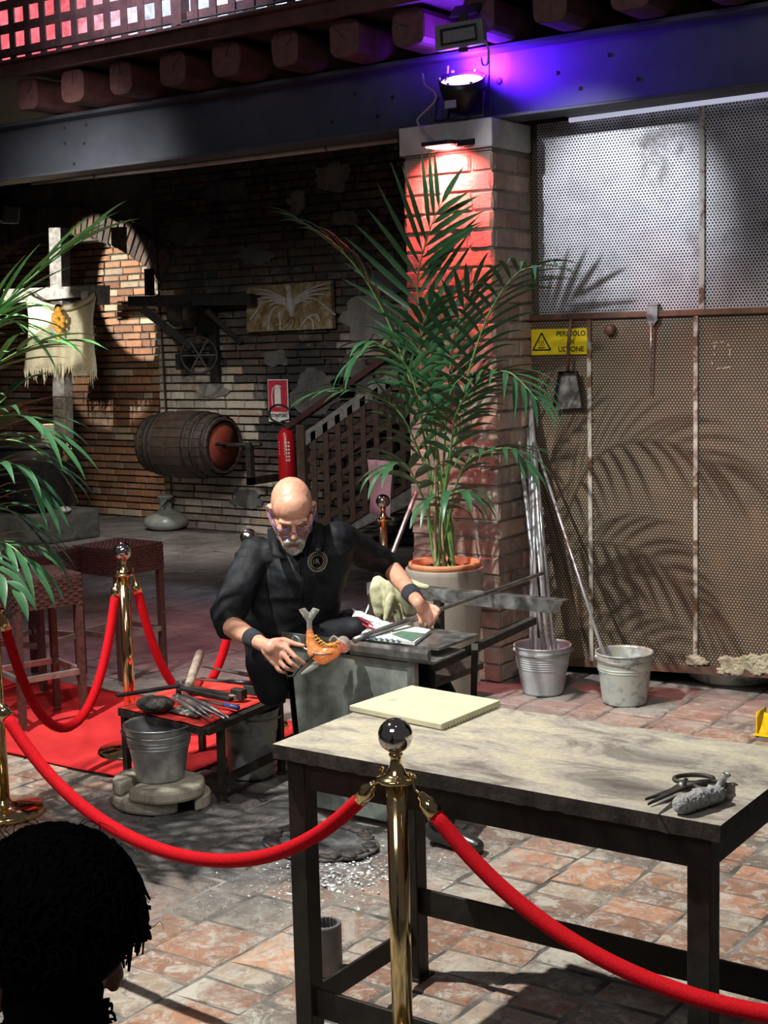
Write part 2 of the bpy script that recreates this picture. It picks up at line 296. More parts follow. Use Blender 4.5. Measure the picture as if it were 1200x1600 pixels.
# ------------------------------------------------------------------ mesh builder
def frame(d):
    d = d.normalized(); a = V((0, 0, 1)) if abs(d.z) < .9 else V((1, 0, 0))
    s = d.cross(a).normalized(); return s, s.cross(d).normalized()
class MB:
    def __init__(s): s.v = []; s.f = []; s.sm = []
    def add(s, vs, fs, smooth=False):
        o = len(s.v); s.v += [V(v) for v in vs]; s.f += [[i + o for i in f] for f in fs]; s.sm += [smooth] * len(fs); return s
    def box(s, a, b):
        x0, y0, z0 = [min(p, q) for p, q in zip(a, b)]; x1, y1, z1 = [max(p, q) for p, q in zip(a, b)]
        return s.add([(x0,y0,z0),(x1,y0,z0),(x1,y1,z0),(x0,y1,z0),(x0,y0,z1),(x1,y0,z1),(x1,y1,z1),(x0,y1,z1)],
                     [(0,3,2,1),(4,5,6,7),(0,1,5,4),(1,2,6,5),(2,3,7,6),(3,0,4,7)])
    def bar(s, p, q, w, h, up=None):        # rectangular bar from p to q, w across, h along up
        p, q = V(p), V(q); d = (q - p).normalized(); u = V(up) if up else (ZV if abs(d.z) < .9 else V((0, 1, 0)))
        sd = d.cross(u).normalized(); u = sd.cross(d).normalized(); a, b = sd * w / 2, u * h / 2
        return s.add([p-a-b, p+a-b, p+a+b, p-a+b, q-a-b, q+a-b, q+a+b, q-a+b], [(0,3,2,1),(4,5,6,7),(0,1,5,4),(1,2,6,5),(2,3,7,6),(3,0,4,7)])
    def prism(s, poly, ex):                 # polygon (3D points) extruded by vector
        n = len(poly); ex = V(ex); a = [V(p) for p in poly]
        return s.add(a + [p + ex for p in a], [list(range(n))[::-1], list(range(n, 2*n))] + [(i, (i+1) % n, n+(i+1) % n, n+i) for i in range(n)])
    def tube(s, pts, r, n=8, caps=True, smooth=True):
        pts = [V(p) for p in pts]; k = len(pts); rs = r if isinstance(r, (list, tuple)) else [r] * k
        vs = []; prev = None
        for i, p in enumerate(pts):
            d = (pts[min(i+1, k-1)] - pts[max(i-1, 0)]).normalized()
            if prev is None: a, b = frame(d)
            else:
                a = (prev - d * prev.dot(d)).normalized(); b = d.cross(a)
            prev = a; b = d.cross(a)
            for j in range(n):
                t = 2*PI*j/n; vs.append(p + (a*math.cos(t) + b*math.sin(t)) * rs[i])
        fs = [(i*n+j, i*n+(j+1) % n, (i+1)*n+(j+1) % n, (i+1)*n+j) for i in range(k-1) for j in range(n)]
        if caps: fs += [list(range(n))[::-1], list(range((k-1)*n, k*n))]
        return s.add(vs, fs, smooth)
    def lathe(s, prof, c, axis=(0, 0, 1), n=24, smooth=True, closed=False):   # prof: (radius, height)
        c = V(c); ax = V(axis).normalized(); a, b = frame(ax); vs = []; k = len(prof)
        for r, h in prof:
            for j in range(n):
                t = 2*PI*j/n; vs.append(c + ax*h + (a*math.cos(t)+b*math.sin(t))*max(r, 1e-5))
        fs = [(i*n+j, (i+1)*n+j, (i+1)*n+(j+1) % n, i*n+(j+1) % n) for i in range(k-1) for j in range(n)]
        if closed: fs += [((k-1)*n+j, j, (j+1) % n, (k-1)*n+(j+1) % n) for j in range(n)]
        return s.add(vs, fs, smooth)
    def ell(s, c, r, R=None, n=14, m=9):
        c = V(c); vs = []; fs = []
        if isinstance(r, (int, float)): r = (r, r, r)
        for i in range(m+1):
            th = PI*i/m
            for j in range(n):
                ph = 2*PI*j/n
                v = V((r[0]*math.sin(th)*math.cos(ph), r[1]*math.sin(th)*math.sin(ph), r[2]*math.cos(th)))
                vs.append(c + (R @ v if R else v))
        for i in range(m):
            for j in range(n): fs.append((i*n+j, (i+1)*n+j, (i+1)*n+(j+1) % n, i*n+(j+1) % n))
        return s.add(vs, fs, True)
    def cap(s, p, q, r1, r2=None, n=12):     # tapered capsule
        p, q = V(p), V(q); r2 = r1 if r2 is None else r2; d = (q-p); L_ = d.length; 
        if L_ < 1e-6: return s.ell(p, r1)
        prof = [(0.0, -r1)] + [(r1*math.sin(t), -r1*math.cos(t)) for t in (PI/6, PI/3)] + [(r1, 0), (r2, L_)] + [(r2*math.cos(t), L_+r2*math.sin(t)) for t in (PI/6, PI/3)] + [(0.0, L_+r2)]
        return s.lathe(prof, p, d, n)
    def chain(s, pts, rs):
        for i in range(len(pts)-1): s.cap(pts[i], pts[i+1], rs[i], rs[i+1])
        return s
    def sheet(s, grid, th=0.0, smooth=True):     # grid of points
        r, c = len(grid), len(grid[0]); vs = [V(p) for row in grid for p in row]
        fs = [(i*c+j, i*c+j+1, (i+1)*c+j+1, (i+1)*c+j) for i in range(r-1) for j in range(c-1)]
        return s.add(vs, fs, smooth)
def setp(o, label=None, cat=None, group=None, kind=None):
    if label: o['label'] = label
    if cat: o['category'] = cat
    if group: o['group'] = group
    if kind: o['kind'] = kind
    return o
def wl(o):
    l = V(o.location)
    while o.parent: o = o.parent; l = l + V(o.location)
    return l
def mesh_of(name, mb, m, origin):
    me = bpy.data.meshes.new(name)
    me.from_pydata([tuple(v - origin) for v in mb.v], [], mb.f)
    me.polygons.foreach_set('use_smooth', mb.sm); me.materials.append(m); me.update()
    return me
def part(name, mb, m, parent, bevel=0, solid=0, label=None, kind=None, fix=False):
    org = wl(parent) if parent else V((0, 0, 0))
    me = mesh_of(name, mb, m, org)
    if fix:
        bm = bmesh.new(); bm.from_mesh(me); bmesh.ops.recalc_face_normals(bm, faces=bm.faces); bm.to_mesh(me); bm.free()
    o = bpy.data.objects.new(name, me); sc.collection.objects.link(o)
    if parent: o.parent = parent
    if solid:
        md = o.modifiers.new('solid', 'SOLIDIFY'); md.thickness = solid; md.offset = 0
    if bevel:
        md = o.modifiers.new('bevel', 'BEVEL'); md.width = bevel; md.segments = 2; md.limit_method = 'ANGLE'; md.angle_limit = .6
        me.polygons.foreach_set('use_smooth', mb.sm)
    if label: o['label'] = label
    if kind: o['kind'] = kind
    return o
def thing(name, label, cat, loc, group=None, kind=None):
    o = bpy.data.objects.new(name, None); o.empty_display_size = .1; sc.collection.objects.link(o); o.location = loc
    return setp(o, label, cat, group, kind)
def single(name, mb, m, label, cat, loc, group=None, **k):     # a thing that is one mesh, origin at loc
    me = mesh_of(name, mb, m, V(loc)); o = bpy.data.objects.new(name, me); sc.collection.objects.link(o); o.location = loc
    setp(o, label, cat, group, k.get('kind'))
    if k.get('solid'):
        md = o.modifiers.new('solid', 'SOLIDIFY'); md.thickness = k['solid']; md.offset = 0
    if k.get('bevel'):
        md = o.modifiers.new('bevel', 'BEVEL'); md.width = k['bevel']; md.segments = 2; md.limit_method = 'ANGLE'; md.angle_limit = .6
    return o
def fused(name, mb, m, parent, voxel=.005, smooth=6, disp=None, mats=None, loc=None):
    """one continuous surface grown round overlapping volumes"""
    org = wl(parent) if parent else V(loc or (0, 0, 0))
    me = mesh_of(name + '_tmp', mb, m, org); t = bpy.data.objects.new(name + '_tmp', me); sc.collection.objects.link(t)
    r = t.modifiers.new('r', 'REMESH'); r.mode = 'VOXEL'; r.voxel_size = voxel; r.use_smooth_shade = True
    if smooth:
        s_ = t.modifiers.new('s', 'SMOOTH'); s_.factor = .5; s_.iterations = smooth
    dg = bpy.context.evaluated_depsgraph_get(); dg.update()
    me2 = bpy.data.meshes.new_from_object(t.evaluated_get(dg)); me2.name = name
    bpy.data.objects.remove(t); bpy.data.meshes.remove(me)
    if disp:
        nv = len(me2.vertices); 
        vs_ = [(v.co.copy(), v.normal.copy()) for v in me2.vertices]; out = []
        for c_, n_ in vs_: out.extend(c_ + n_ * disp(c_ + org))
        me2.vertices.foreach_set('co', out)
    me2.materials.clear(); me2.materials.append(m)
    for x in (mats or []): me2.materials.append(x[0])
    if mats:
        for p in me2.polygons:
            c = p.center + org
            for i, (mm, fn) in enumerate(mats):
                if fn(c): p.material_index = i + 1
    me2.polygons.foreach_set('use_smooth', [True] * len(me2.polygons)); me2.update()
    o = bpy.data.objects.new(name, me2); sc.collection.objects.link(o)
    if parent: o.parent = parent
    elif loc: o.location = loc
    return o
def text(name, s, loc, size, m, parent, xdir, ydir, align='CENTER', ex=.0008, bold=0.0):
    cu = bpy.data.curves.new(name, 'FONT'); cu.body = s; cu.size = size; cu.align_x = align; cu.align_y = 'CENTER'; cu.extrude = ex; cu.offset = bold
    t = bpy.data.objects.new(name, cu); sc.collection.objects.link(t); dg = bpy.context.evaluated_depsgraph_get(); dg.update()
    me = bpy.data.meshes.new_from_object(t.evaluated_get(dg)); bpy.data.objects.remove(t)
    x, y = V(xdir).normalized(), V(ydir).normalized(); z = x.cross(y); R = Matrix((x, y, z)).transposed(); org = wl(parent)
    for v in me.vertices: v.co = R @ v.co + V(loc) - org
    me.materials.clear(); me.materials.append(m); me.name = name
    o = bpy.data.objects.new(name, me); sc.collection.objects.link(o); o.parent = parent; return o
def bez(a, b, c, d, n):
    a, b, c, d = V(a), V(b), V(c), V(d)
    return [a*(1-t)**3 + b*3*t*(1-t)**2 + c*3*t*t*(1-t) + d*t**3 for t in [i/(n-1) for i in range(n)]]
def spline(pts, n=6):
    pts = [V(p) for p in pts]; out = []
    for i in range(len(pts)-1):
        p0, p1, p2, p3 = pts[max(i-1, 0)], pts[i], pts[i+1], pts[min(i+2, len(pts)-1)]
        for k in range(n):
            t = k/n; out.append(.5*((2*p1) + (p2-p0)*t + (2*p0-5*p1+4*p2-p3)*t*t + (3*p1-p0-3*p2+p3)*t**3))
    return out + [pts[-1]]

# ------------------------------------------------------------------ brick laying
def brick_templates(n=6):
    out = []
    for k in range(n):
        r = random.Random(k); b = .06
        vs = []
        for z, q in ((-.5, 0), (.5 - .16, 0), (.5, b)):
            for sx, sy in ((-1, -1), (0, -1), (1, -1), (1, 0), (1, 1), (0, 1), (-1, 1), (-1, 0)):
                j = lambda a: r.uniform(-a, a)
                vs.append((sx*(.5-q) + j(.022), sy*(.5-q) + j(.03), z + j(.03)))
        fs = [[i for i in range(16, 24)]]
        for l in (0, 8):
            fs += [(l+i, l+(i+1) % 8, l+8+(i+1) % 8, l+8+i) for i in range(8)]
        out.append((vs, fs))
    return out
BT = brick_templates()
_bmesh = {}
def brick_data(k, m):
    key = (k, m.name)
    if key not in _bmesh:
        me = bpy.data.meshes.new('brick'); me.from_pydata(BT[k][0], [], BT[k][1]); me.materials.append(m); _bmesh[key] = me
    return _bmesh[key]
def in_view(p, mg=60):
    q = CM.inverted() @ V(p)
    if q.z > -.3: return 0
    x = CX + q.x/-q.z*F; y = CY - q.y/-q.z*F
    return (-q.z) if (-mg < x < 1200+mg and -mg < y < 1600+mg) else 0
def lay(parent, specs, m, limit=300, name='brick', depth_axis=None):
    """specs: (centre, X axis, Y axis, Z (outward) axis, sx, sy, sz, material)"""
    specs = [(in_view(s[0]), s) for s in specs]; specs = [s for s in specs if s[0]]
    specs.sort(key=lambda t: t[0] / math.sqrt(t[1][4] * t[1][5]) * 1.0)
    org = wl(parent); rest = {}
    for i, (d, (c, ax, ay, az, sx, sy, sz, mm)) in enumerate(specs):
        k = random.randrange(6)
        if i < limit:
            o = bpy.data.objects.new(name, brick_data(k, mm)); sc.collection.objects.link(o); o.parent = parent
            R = Matrix((V(ax), V(ay), V(az))).transposed().to_4x4()
            o.matrix_local = Matrix.Translation(V(c) - org) @ R @ Matrix.Diagonal((sx, sy, sz, 1))
        else:
            mb = rest.setdefault(mm.name, (mm, MB()))[1]
            vs = [V(c) + V(ax)*v[0]*sx + V(ay)*v[1]*sy + V(az)*v[2]*sz for v in BT[k][0]]
            mb.add(vs, BT[k][1])
    for nm, (mm, mb) in rest.items():
        part(name + 'work', mb, mm, parent, kind='stuff')
    return len(specs)
X_, Y_, Z_ = V((1, 0, 0)), V((0, 1, 0)), V((0, 0, 1))

# ================================================================== STRUCTURE
def struct(name, mb, m, loc=(0, 0, 0), bevel=0, label=None):
    o = part(name, mb, m, None, bevel); o['kind'] = 'structure'
    if label: o['label'] = label
    return o
# floor: a bed of mortar with individual worn bricks in strips that run away from the work table
floor = struct('floor', MB().box((-15, -1.5, -.2), (1.5, 12, -.005)), M['mortar'], label='worn brick and stone floor, ash stained round the bench')
specs = []
x = -14.0
while x < -.2:
    wdt = random.choice([.15, .17, .24, .26, .27]); y = 1.6 + rnd(0, .2)
    far = 0
    while y < 10.65:
        ln = random.choice([.12, .13, .14, .15, .26]) if wdt > .2 else random.choice([.13, .24, .26, .15])
        big = (y*.82 - x*.57) > 8.5
        if big: ln *= 1.9
        c = V((x + wdt/2 + rnd(-.004, .004), y + ln/2, -.0175 + rnd(-.003, .0025)))
        t = rnd(-.02, .02); ax = V((math.cos(t), math.sin(t), 0)); ay = V((-math.sin(t), math.cos(t), 0))
        az = V((rnd(-.012, .012), rnd(-.012, .012), 1)).normalized()
        specs.append((c, ax, ay, az, wdt - .012, ln - .012, .036, M['floor_brick']))
        y += ln
    x += wdt
lay(floor, specs, M['floor_brick'])

def wall_bricks(parent, x0, x1, z0, z1, y, m, bl=.27, bh=.078, face=-1, depth=.05, skip=None, pick=None, limit=300, gap=.017, prow=.006):
    sp = []; z = z0; row = 0
    while z < z1 - .02:
        h = bh * rnd(.86, 1.14); x = x0 - (row % 2) * bl/2 - rnd(0, .04)
        while x < x1:
            l = bl * random.choice([1, 1.1, .9, .5, 1.05, .7]); a, b = max(x, x0), min(x + l, x1)
            if b - a > .05:
                c = V(((a+b)/2, y + face*(-depth/2) + rnd(-prow, prow), z + h/2))
                if not (skip and skip(c)):
                    t = rnd(-.012, .012)
                    sp.append((c, V((math.cos(t), 0, math.sin(t))), V((-math.sin(t), 0, math.cos(t))), V((0, face, 0)), b-a-gap, h-gap, depth, pick(c) if pick else m))
            x += l
        z += h; row += 1
    return lay(parent, sp, m, limit)
def patch(parent, px, py, rx, rz, y, m, seed, th=.012):
    c = PY(px, py, y); P = []
    for k in range(36):
        a = 2*PI*k/36; r = 1 + .55*noise.noise(V((math.cos(a)*1.6, math.sin(a)*1.6, seed*3.1))) + .22*noise.noise(V((math.cos(a)*5, math.sin(a)*5, seed)))
        P.append((c.x + rx*r*math.cos(a), y, c.z + rz*r*math.sin(a)))
    part('plaster_patch', MB().prism(P, (0, -th, 0)), m, parent, fix=True)
# rear wall with the arched recess on its left
ZT = 3.62
AX0, AX1, ARC = -14.0, -10.28, (-12.15, 10.7)
AR, AZ = 3.15, .02     # arch radius and centre height
def arch_z(x):
    d = x - (-12.0); return (math.sqrt(max(AR*AR - d*d, 0)) + AZ - .28) if abs(d) < AR else 0
AZC = -.05
def in_recess(x, z):
    return x < AX1 and z < 2.95 - .10*(x + 11.6)**2
mb = MB().box((-10.27, 10.76, 0), (-6.0, 11.0, ZT))
mb.box((-15, 10.76, 3.0), (-10.27, 11.0, ZT))
wall_back = struct('wall_back', mb, M['wall_mortar'], label='rough dark brick wall with patches of old plaster')
def pick_wall(c):
    n = noise.noise(V((c.x*1.1, c.z*1.3, 3)))
    e = -9.1 + .35*noise.noise(V((0, c.z*2.0, 1)))
    if c.x < -9.95 + .15*n and c.z < 2.45 + .3*n: return M['old_brick']
    if c.x < e and c.z < 1.62 and c.x > -10.3: return M['old_brick']
    if c.z < .55 and c.x < -8.6: return M['old_brick']
    if c.x > -7.9 and 1.75 < c.z < 2.2: return M['old_brick']
    return M['wall_brick']
wall_bricks(wall_back, -10.28, -6.0, 0, 3.6, 10.7, M['wall_brick'], pick=pick_wall, prow=.012)
M['grey_plaster'] = mat('old_grey_plaster', (.10, .10, .10), (.19, .185, .175), .95, 0, 7, 1, 35, bd=.02)
M['pale_plaster'] = mat('old_pale_plaster', (.20, .195, .185), (.36, .35, .33), .95, 0, 7, 1, 35, bd=.02)
for i, (px, py, rx, rz, mm) in enumerate([(520, 275, .22, .12, 'pale_plaster'), (465, 315, .12, .10, 'pale_plaster'), (575, 500, .28, .22, 'pale_plaster'), (610, 440, .2, .14, 'grey_plaster'), (500, 610, .38, .22, 'grey_plaster'),
        (555, 600, .3, .14, 'grey_plaster'), (330, 610, .22, .06, 'pale_plaster'), (400, 400, .2, .08, 'grey_plaster'), (300, 360, .3, .14, 'grey_plaster'), (385, 780, .2, .10, 'grey_plaster'), (540, 340, .14, .07, 'pale_plaster'), (430, 560, .16, .08, 'grey_plaster'), (350, 300, .34, .08, 'grey_plaster')]):
    patch(wall_back, px, py, rx, rz, 10.695, M[mm], i + 1)
# arch ring
rec = struct('wall_recess', MB().box((-15, 11.28, 0), (-10.0, 11.5, ZT)), M['wall_mortar'], label='brick wall at the back of the arched recess')
wall_bricks(rec, -14.0, -10.0, 0, 3.2, 11.22, M['recess_brick'], limit=300, prow=.004)
jm = MB().box((-10.28, 10.72, 0), (-10.22, 11.3, 3.0))
part('jamb', jm, M['wall_mortar'], wall_back)
arch = setp(part('brick_arch', MB().box((-10.3, 10.80, 2.75), (-10.2, 10.9, 3.0)), M['wall_mortar'], wall_back), None)
sp = []
xc, zc, R1 = -11.75, .55, 2.55
for i in range(64):
    t = math.radians(52 + i * 1.85); a = V((math.cos(t), 0, math.sin(t)))
    c = V((xc, 10.74, zc)) + a*(R1 + .14)
    if c.x > -14 and t < PI*.72: sp.append((c, V((-a.z, 0, a.x)), a, V((0, -1, 0)), .073, .30 + rnd(-.01, .01), .2, M['wall_brick']))
lay(wall_back, sp, M['wall_brick'], 80)
mb = MB(); n = 24
for i in range(n):      # wall above the arch
    t0, t1 = math.radians(50 + i*90/n), math.radians(50 + (i+1)*90/n)
    p0 = (xc + math.cos(t0)*(R1+.28), zc + math.sin(t0)*(R1+.28)); p1 = (xc + math.cos(t1)*(R1+.28), zc + math.sin(t1)*(R1+.28))
    mb.prism([(p0[0], 10.74, p0[1]), (p0[0], 10.74, ZT), (p1[0], 10.74, ZT), (p1[0], 10.74, p1[1])], (0, .3, 0))
part('spandrel', mb, M['wall_mortar'], wall_back, fix=True)
# other walls (dark room round the yard)
struct('wall_left', MB().box((-15.2, -1.5, 0), (-15, 12, 6)), M['wall_mortar'])
struct('wall_stairwell', MB().box((-6.0, 10.76, 0), (-1.0, 11.0, ZT)), M['wall_mortar'])
struct('wall_furnace', MB().box((-3.9, 8.2, 0), (1.5, 8.3, ZT)), M['black_iron'])
struct('wall_furnace_side', MB().box((-4.40, 7.03, 0), (-3.92, 10.9, ZT - .3)), M['wall_mortar'])
struct('ceiling', MB().box((-15, 6.32, 3.63), (1.5, 12, 3.70)), M['dark_wood'], label='dark plank ceiling carried by logs')
mb = MB()
up = struct('wall_upper', MB().box((-15, 7.35, 3.70), (1.5, 7.5, 6.2)), M['plaster'], label='pale mottled wall of the upper floor behind the lattice')
struct('trim_1', MB().box((-15, 6.28, 3.60), (1.5, 6.32, 3.695)), M['red_wood'], bevel=.004, label='red-brown fascia board under the balcony lattice')
struct('trim_2', MB().box((-15, 6.24, 3.685), (1.5, 6.38, 3.70)), M['red_wood'])

# brick pillar
PX0, PX1, PY0, PY1, PZT = -4.43, -3.86, 6.587, 7.02, 3.03
pil = thing('brick_pillar', 'square brick pillar lit red, with a pale stone cap under the grey beam', 'pillar', ((PX0+PX1)/2, (PY0+PY1)/2, 0))
part('core', MB().box((PX0+.012, PY0+.012, 0), (PX1-.012, PY1, 2.9)), M['white_mortar'], pil)
part('cap_stone', MB().box((PX0-.012, PY0-.012, 2.88), (PX1+.006, PY1-.02, PZT)), M['stone_cap'], pil, .008)
sp = []; z = 0; row = 0
while z < 2.86:
    h = min(.1, 2.875 - z); h = .098 * rnd(.95, 1.05)
    if z + h > 2.875: h = 2.875 - z
    cuts = [0, .27, .57] if row % 2 else [0, .14, .42, .57]
    cuts = [c + (rnd(-.02, .02) if 0 < i < len(cuts)-1 else 0) for i, c in enumerate(cuts)]
    for a, b in zip(cuts, cuts[1:]):
        t = rnd(-.012, .012)
        sp.append((V((PX0 + (a+b)/2, PY0 + .03 + rnd(-.006, .006), z + h/2)), V((math.cos(t), 0, math.sin(t))), V((-math.sin(t), 0, math.cos(t))), V((0, -1, 0)), b-a-.012, h-.014, .06, M['pillar_brick']))
    cuts = [.0, .15, .42] if row % 2 else [.0, .28, .42]
    for a, b in zip(cuts, cuts[1:]):
        a2 = max(a, .012)
        sp.append((V((PX1 - .03 + rnd(-.004, .004), PY0 + (a2+b)/2 , z + h/2)), Y_, Z_, X_, b-a2-.012, h-.014, .06, M['pillar_brick']))
    z += h; row += 1
lay(pil, sp, M['pillar_brick'])

# steel beam
bt = thing('steel_beam', 'long grey painted steel beam crossing over the yard and the pillar', 'beam', (-5, 6.75, 3.03))
part('web', MB().box((-14, 6.75, 3.05), (1.5, 6.77, 3.38)), M['beam_paint'], bt)
part('flange', MB().box((-14, 6.64, 3.38), (1.5, 6.88, 3.405)), M['beam_paint'], bt, .004)
part('flange', MB().box((-14, 6.66, 3.031), (1.5, 6.86, 3.05)), M['beam_paint'], bt, .004)
for px, py in [(101, 200), (135, 195), (102, 224), (132, 224), (116, 256), (555, 147), (614, 152), (519, 191), (590, 182), (951, 86), (996, 124), (870, 114), (906, 138), (780, 127)]:
    c = PY(px, py, 6.75); big = .019 if px in (780,) else .011
    part('bolt_hole', MB().lathe([(0, 0), (big, 0), (big*.95, .004), (big*.6, .005), (0, .005)], (c.x, 6.7505, c.z), (0, -1, 0), 12), M['black_iron'], bt)
# log joists
for i, px in enumerate(range(12)):
    xj = -7.18 + .42*i + rnd(-.012, .012)
    t = thing('ceiling_joist', ['squared dark log joist, its sawn end above the left end of the beam', 'second squared log joist from the left, small white tag under it', 'third log joist from the left, short crack in its end',
        'fourth log joist from the left, round growth rings', 'fifth log joist from the left, split at the top', 'sixth log joist from the left, long dark crack across', 'seventh log joist, edged with violet light', 'eighth log joist, violet-lit side beside the floodlight',
        'log joist hidden half behind the flat floodlight', 'log joist right of the flat floodlight above the purple beam', 'square log joist above the perforated screen, second from right', 'rightmost log joist at the top edge'][i], 'joist', (xj, 6.36, 3.41), 'log joists under the balcony')
    hw = .10 + rnd(-.006, .008); hh = .2; poly = []
    for k in range(16):
        a = 2*PI*k/16; e = .55
        cx = math.copysign(abs(math.cos(a))**e, math.cos(a)); cz = math.copysign(abs(math.sin(a))**e, math.sin(a))
        poly.append((xj + cx*hw + rnd(-.003, .003), 6.40 + rnd(-.004, .004), 3.51 + cz*hh/2 + rnd(-.003, .003)))
    part('log', MB().prism(poly, (0, 1.2, 0)), M['red_wood'], t, fix=True)
    part('sawn_end', MB().prism([(p[0], 6.396, p[2]) for p in [((q[0]-xj)*.97+xj, 0, (q[2]-3.51)*.97+3.51) for q in poly]], (0, .008, 0)), M['log_end'], t, fix=True)
    a = rnd(-1.2, 1.2) + PI/2; p0 = V((xj, 6.395, 3.51)); d = V((math.cos(a), 0, math.sin(a)))
    part('crack', MB().bar(p0 + d*.01, p0 + d*.085, .004, .003, (0, -1, 0)), M['black_iron'], t)
# balcony lattice
lat = thing('balcony_lattice', 'red-brown square wooden lattice railing along the balcony', 'lattice', (-6, 6.46, 3.70))
x = -7.95
while x < -3.9:
    part('slat', MB().box((x, 6.44, 3.755), (x + .052, 6.452, 4.7)), M['red_wood'], lat); x += .1435
for k in range(6):
    z = 3.775 + .150*k
    part('crosspiece', MB().box((-8.1, 6.452, z), (-3.9, 6.464, z + .055)), M['red_wood'], lat)
for xx in (-5.88, -3.95, -7.98): part('post', MB().box((xx-.04, 6.40, 3.70), (xx+.04, 6.48, 4.8)), M['red_wood'], lat, .004)
part('bottom_wire', MB().tube([(-8.1, 6.41, 3.765), (-5.9, 6.41, 3.768), (-3.9, 6.41, 3.765)], .005, 6), M['black_iron'], lat)
part('bottom_rail', MB().box((-5.88, 6.40, 3.735), (-3.9, 6.43, 3.752)), M['dark_wood'], lat)
# conduit along the beam, fluorescent tube over the screen
cd = MB().tube([PY(50, 286, 6.9), PY(300, 258, 6.9), PY(622, 218, 6.9)], .017, 8)
ct = thing('conduit', 'cream conduit pipe clipped under the grey beam', 'pipe', PY(300, 258, 6.9))
part('pipe', cd, M['conduit'], ct)
for px, py in ((292, 257), (512, 231), (150, 275)):
    c = PY(px, py, 6.9); part('clip', MB().lathe([(.021, -.01), (.021, .01)], c, (1, 0, 0), 10), M['steel'], ct)
ft = thing('tube_light', 'thin white tube light above the perforated screen', 'light', PY(1050, 168, 6.9))
part('tube', MB().tube([PY(890, 188, 6.93), PY(1200, 146, 6.93) + V((.6, 0, 0))], .013, 8), glow('tube_glow', (.72, .72, .95), .55), ft)
part('housing', MB().bar(PY(886, 186, 6.95) + V((0, 0, .02)), PY(1200, 143, 6.95) + V((.6, 0, .02)), .04, .02), M['galv'], ft)

# ================================================================== PERFORATED SCREEN
SY = 6.98
scr = thing('perforated_screen', 'tall rusty perforated metal gate right of the pillar, its upper half bright', 'screen', (-3.1, SY, .08))
xs = [-3.905, -3.50, -2.89, -2.28, -1.6]
def zb(x): return .08 + (x + 3.66) * .056
for a, b in zip(xs, xs[1:]):
    part('lower_panel', MB().prism([(a+.004, SY, zb(a)), (b-.004, SY, zb(b)), (b-.004, SY, 1.975), (a+.004, SY, 1.975)], (0, .012, 0)), M['perf_low'], scr, fix=True)
    part('bottom_rail', MB().prism([(a, SY-.012, zb(a)-.035), (b, SY-.012, zb(b)-.035), (b, SY-.012, zb(b)+.005), (a, SY-.012, zb(a)+.005)], (0, .03, 0)), M['rail_rust'], scr, fix=True)
for x in xs[1:-1]:
    part('seam_bar', MB().box((x-.012, SY-.014, zb(x)), (x+.012, SY, 1.975)), M['seam'], scr, .003)
part('top_rail', MB().box((-3.905, SY-.022, 1.972), (-1.6, SY+.02, 2.004)), M['rail_rust'], scr, .004)
part('end_post', MB().box((-3.915, SY-.012, .04), (-3.89, SY, 2.0)), M['rail_rust'], scr)
for a, b in [(-3.815, -2.86), (-2.86, -1.6)]:
    part('upper_panel', MB().box((a+.002, SY+.01, 2.0), (b-.002, SY+.02, 3.03)), M['perf_up'], scr)
part('seam_bar', MB().box((-2.876, SY-.002, 2.0), (-2.848, SY+.01, 3.03)), M['seam'], scr)
part('pillar_shade_strip', MB().box((-3.905, SY+.05, 1.99), (-3.817, SY+.06, 3.03)), M['perf_low'], scr)  # dark strip put in for the pillar's shade on the upper screen
part('latch', MB().lathe([(.03, 0), (.03, .02), (.018, .03), (0, .03)], PY(954, 515, SY-.012), (0, -1, 0), 14), M['rail_rust'], scr)
wmb = MB()
for k in range(60):       # wool poking out along the bottom
    px = rnd(1125, 1200) if k % 5 else rnd(1078, 1100); c = PY(px, rnd(1022, 1052) if k % 5 else rnd(1026, 1038), SY - .012)
    wmb.ell(c, (rnd(.015, .04), .012, rnd(.008, .02)), n=7, m=5)
fused('insulation_wool', wmb, M['foam'], scr, .0055, 1, disp=lambda p: .008*noise.noise(p*90))['kind'] = 'stuff'
def chalk(pts): 
    return [PY(x, y, SY - .002) for x, y in pts]
ch = MB()
for a, b in [((1114, 536), (1121, 535)), ((1126, 535), (1131, 534)), ((1137, 537), (1139, 541)), ((1117, 539), (1116, 545)), ((1141, 545), (1140, 556)), ((1116, 552), (1117, 556)), ((1119, 577), (1126, 575)), ((1128, 576), (1141, 573)), ((1112, 566), (1114, 569))]:
    p, q = chalk([a, b]); ch.bar(p, q, .006, .002, (0, -1, 0))
part('chalk_mark', ch, M['foam'], scr)
# danger sign
c = PY(876, 534, SY - .006); sg = thing('burn_warning_sign', 'yellow warning sign with a hot-surface triangle on the screen', 'sign', c)
part('plate', MB().box((c.x-.181, SY-.010, c.z-.071), (c.x+.181, SY-.004, c.z+.071)), M['sign_yellow'], sg, .006)
def tri(cx, cz, r, t, y):
    mb = MB(); P = [V((cx + r*math.sin(a)*1.02, y, cz + r*math.cos(a))) for a in (0, 2*PI/3, 4*PI/3)]
    for i in range(3): mb.bar(P[i], P[(i+1) % 3], .002, t, (0, 0, 1)) if False else mb.bar(P[i], P[(i+1) % 3], t, .002, (0, -1, 0))
    return mb
mb = tri(c.x - .115, c.z - .012, .062, .008, SY-.011)
for k in (-1, 0, 1):
    pts = [V((c.x-.115 + k*.013 + .003*math.sin(t*6.3), SY-.0115, c.z - .024 + .034*t)) for t in [i/8 for i in range(9)]]
    for p, q in zip(pts, pts[1:]): mb.bar(p, q, .003, .001, (0, -1, 0))
mb.bar((c.x-.137, SY-.0115, c.z-.031), (c.x-.093, SY-.0115, c.z-.031), .005, .001, (0, -1, 0))
part('hot_surface_symbol', mb, M['black_print'], sg)
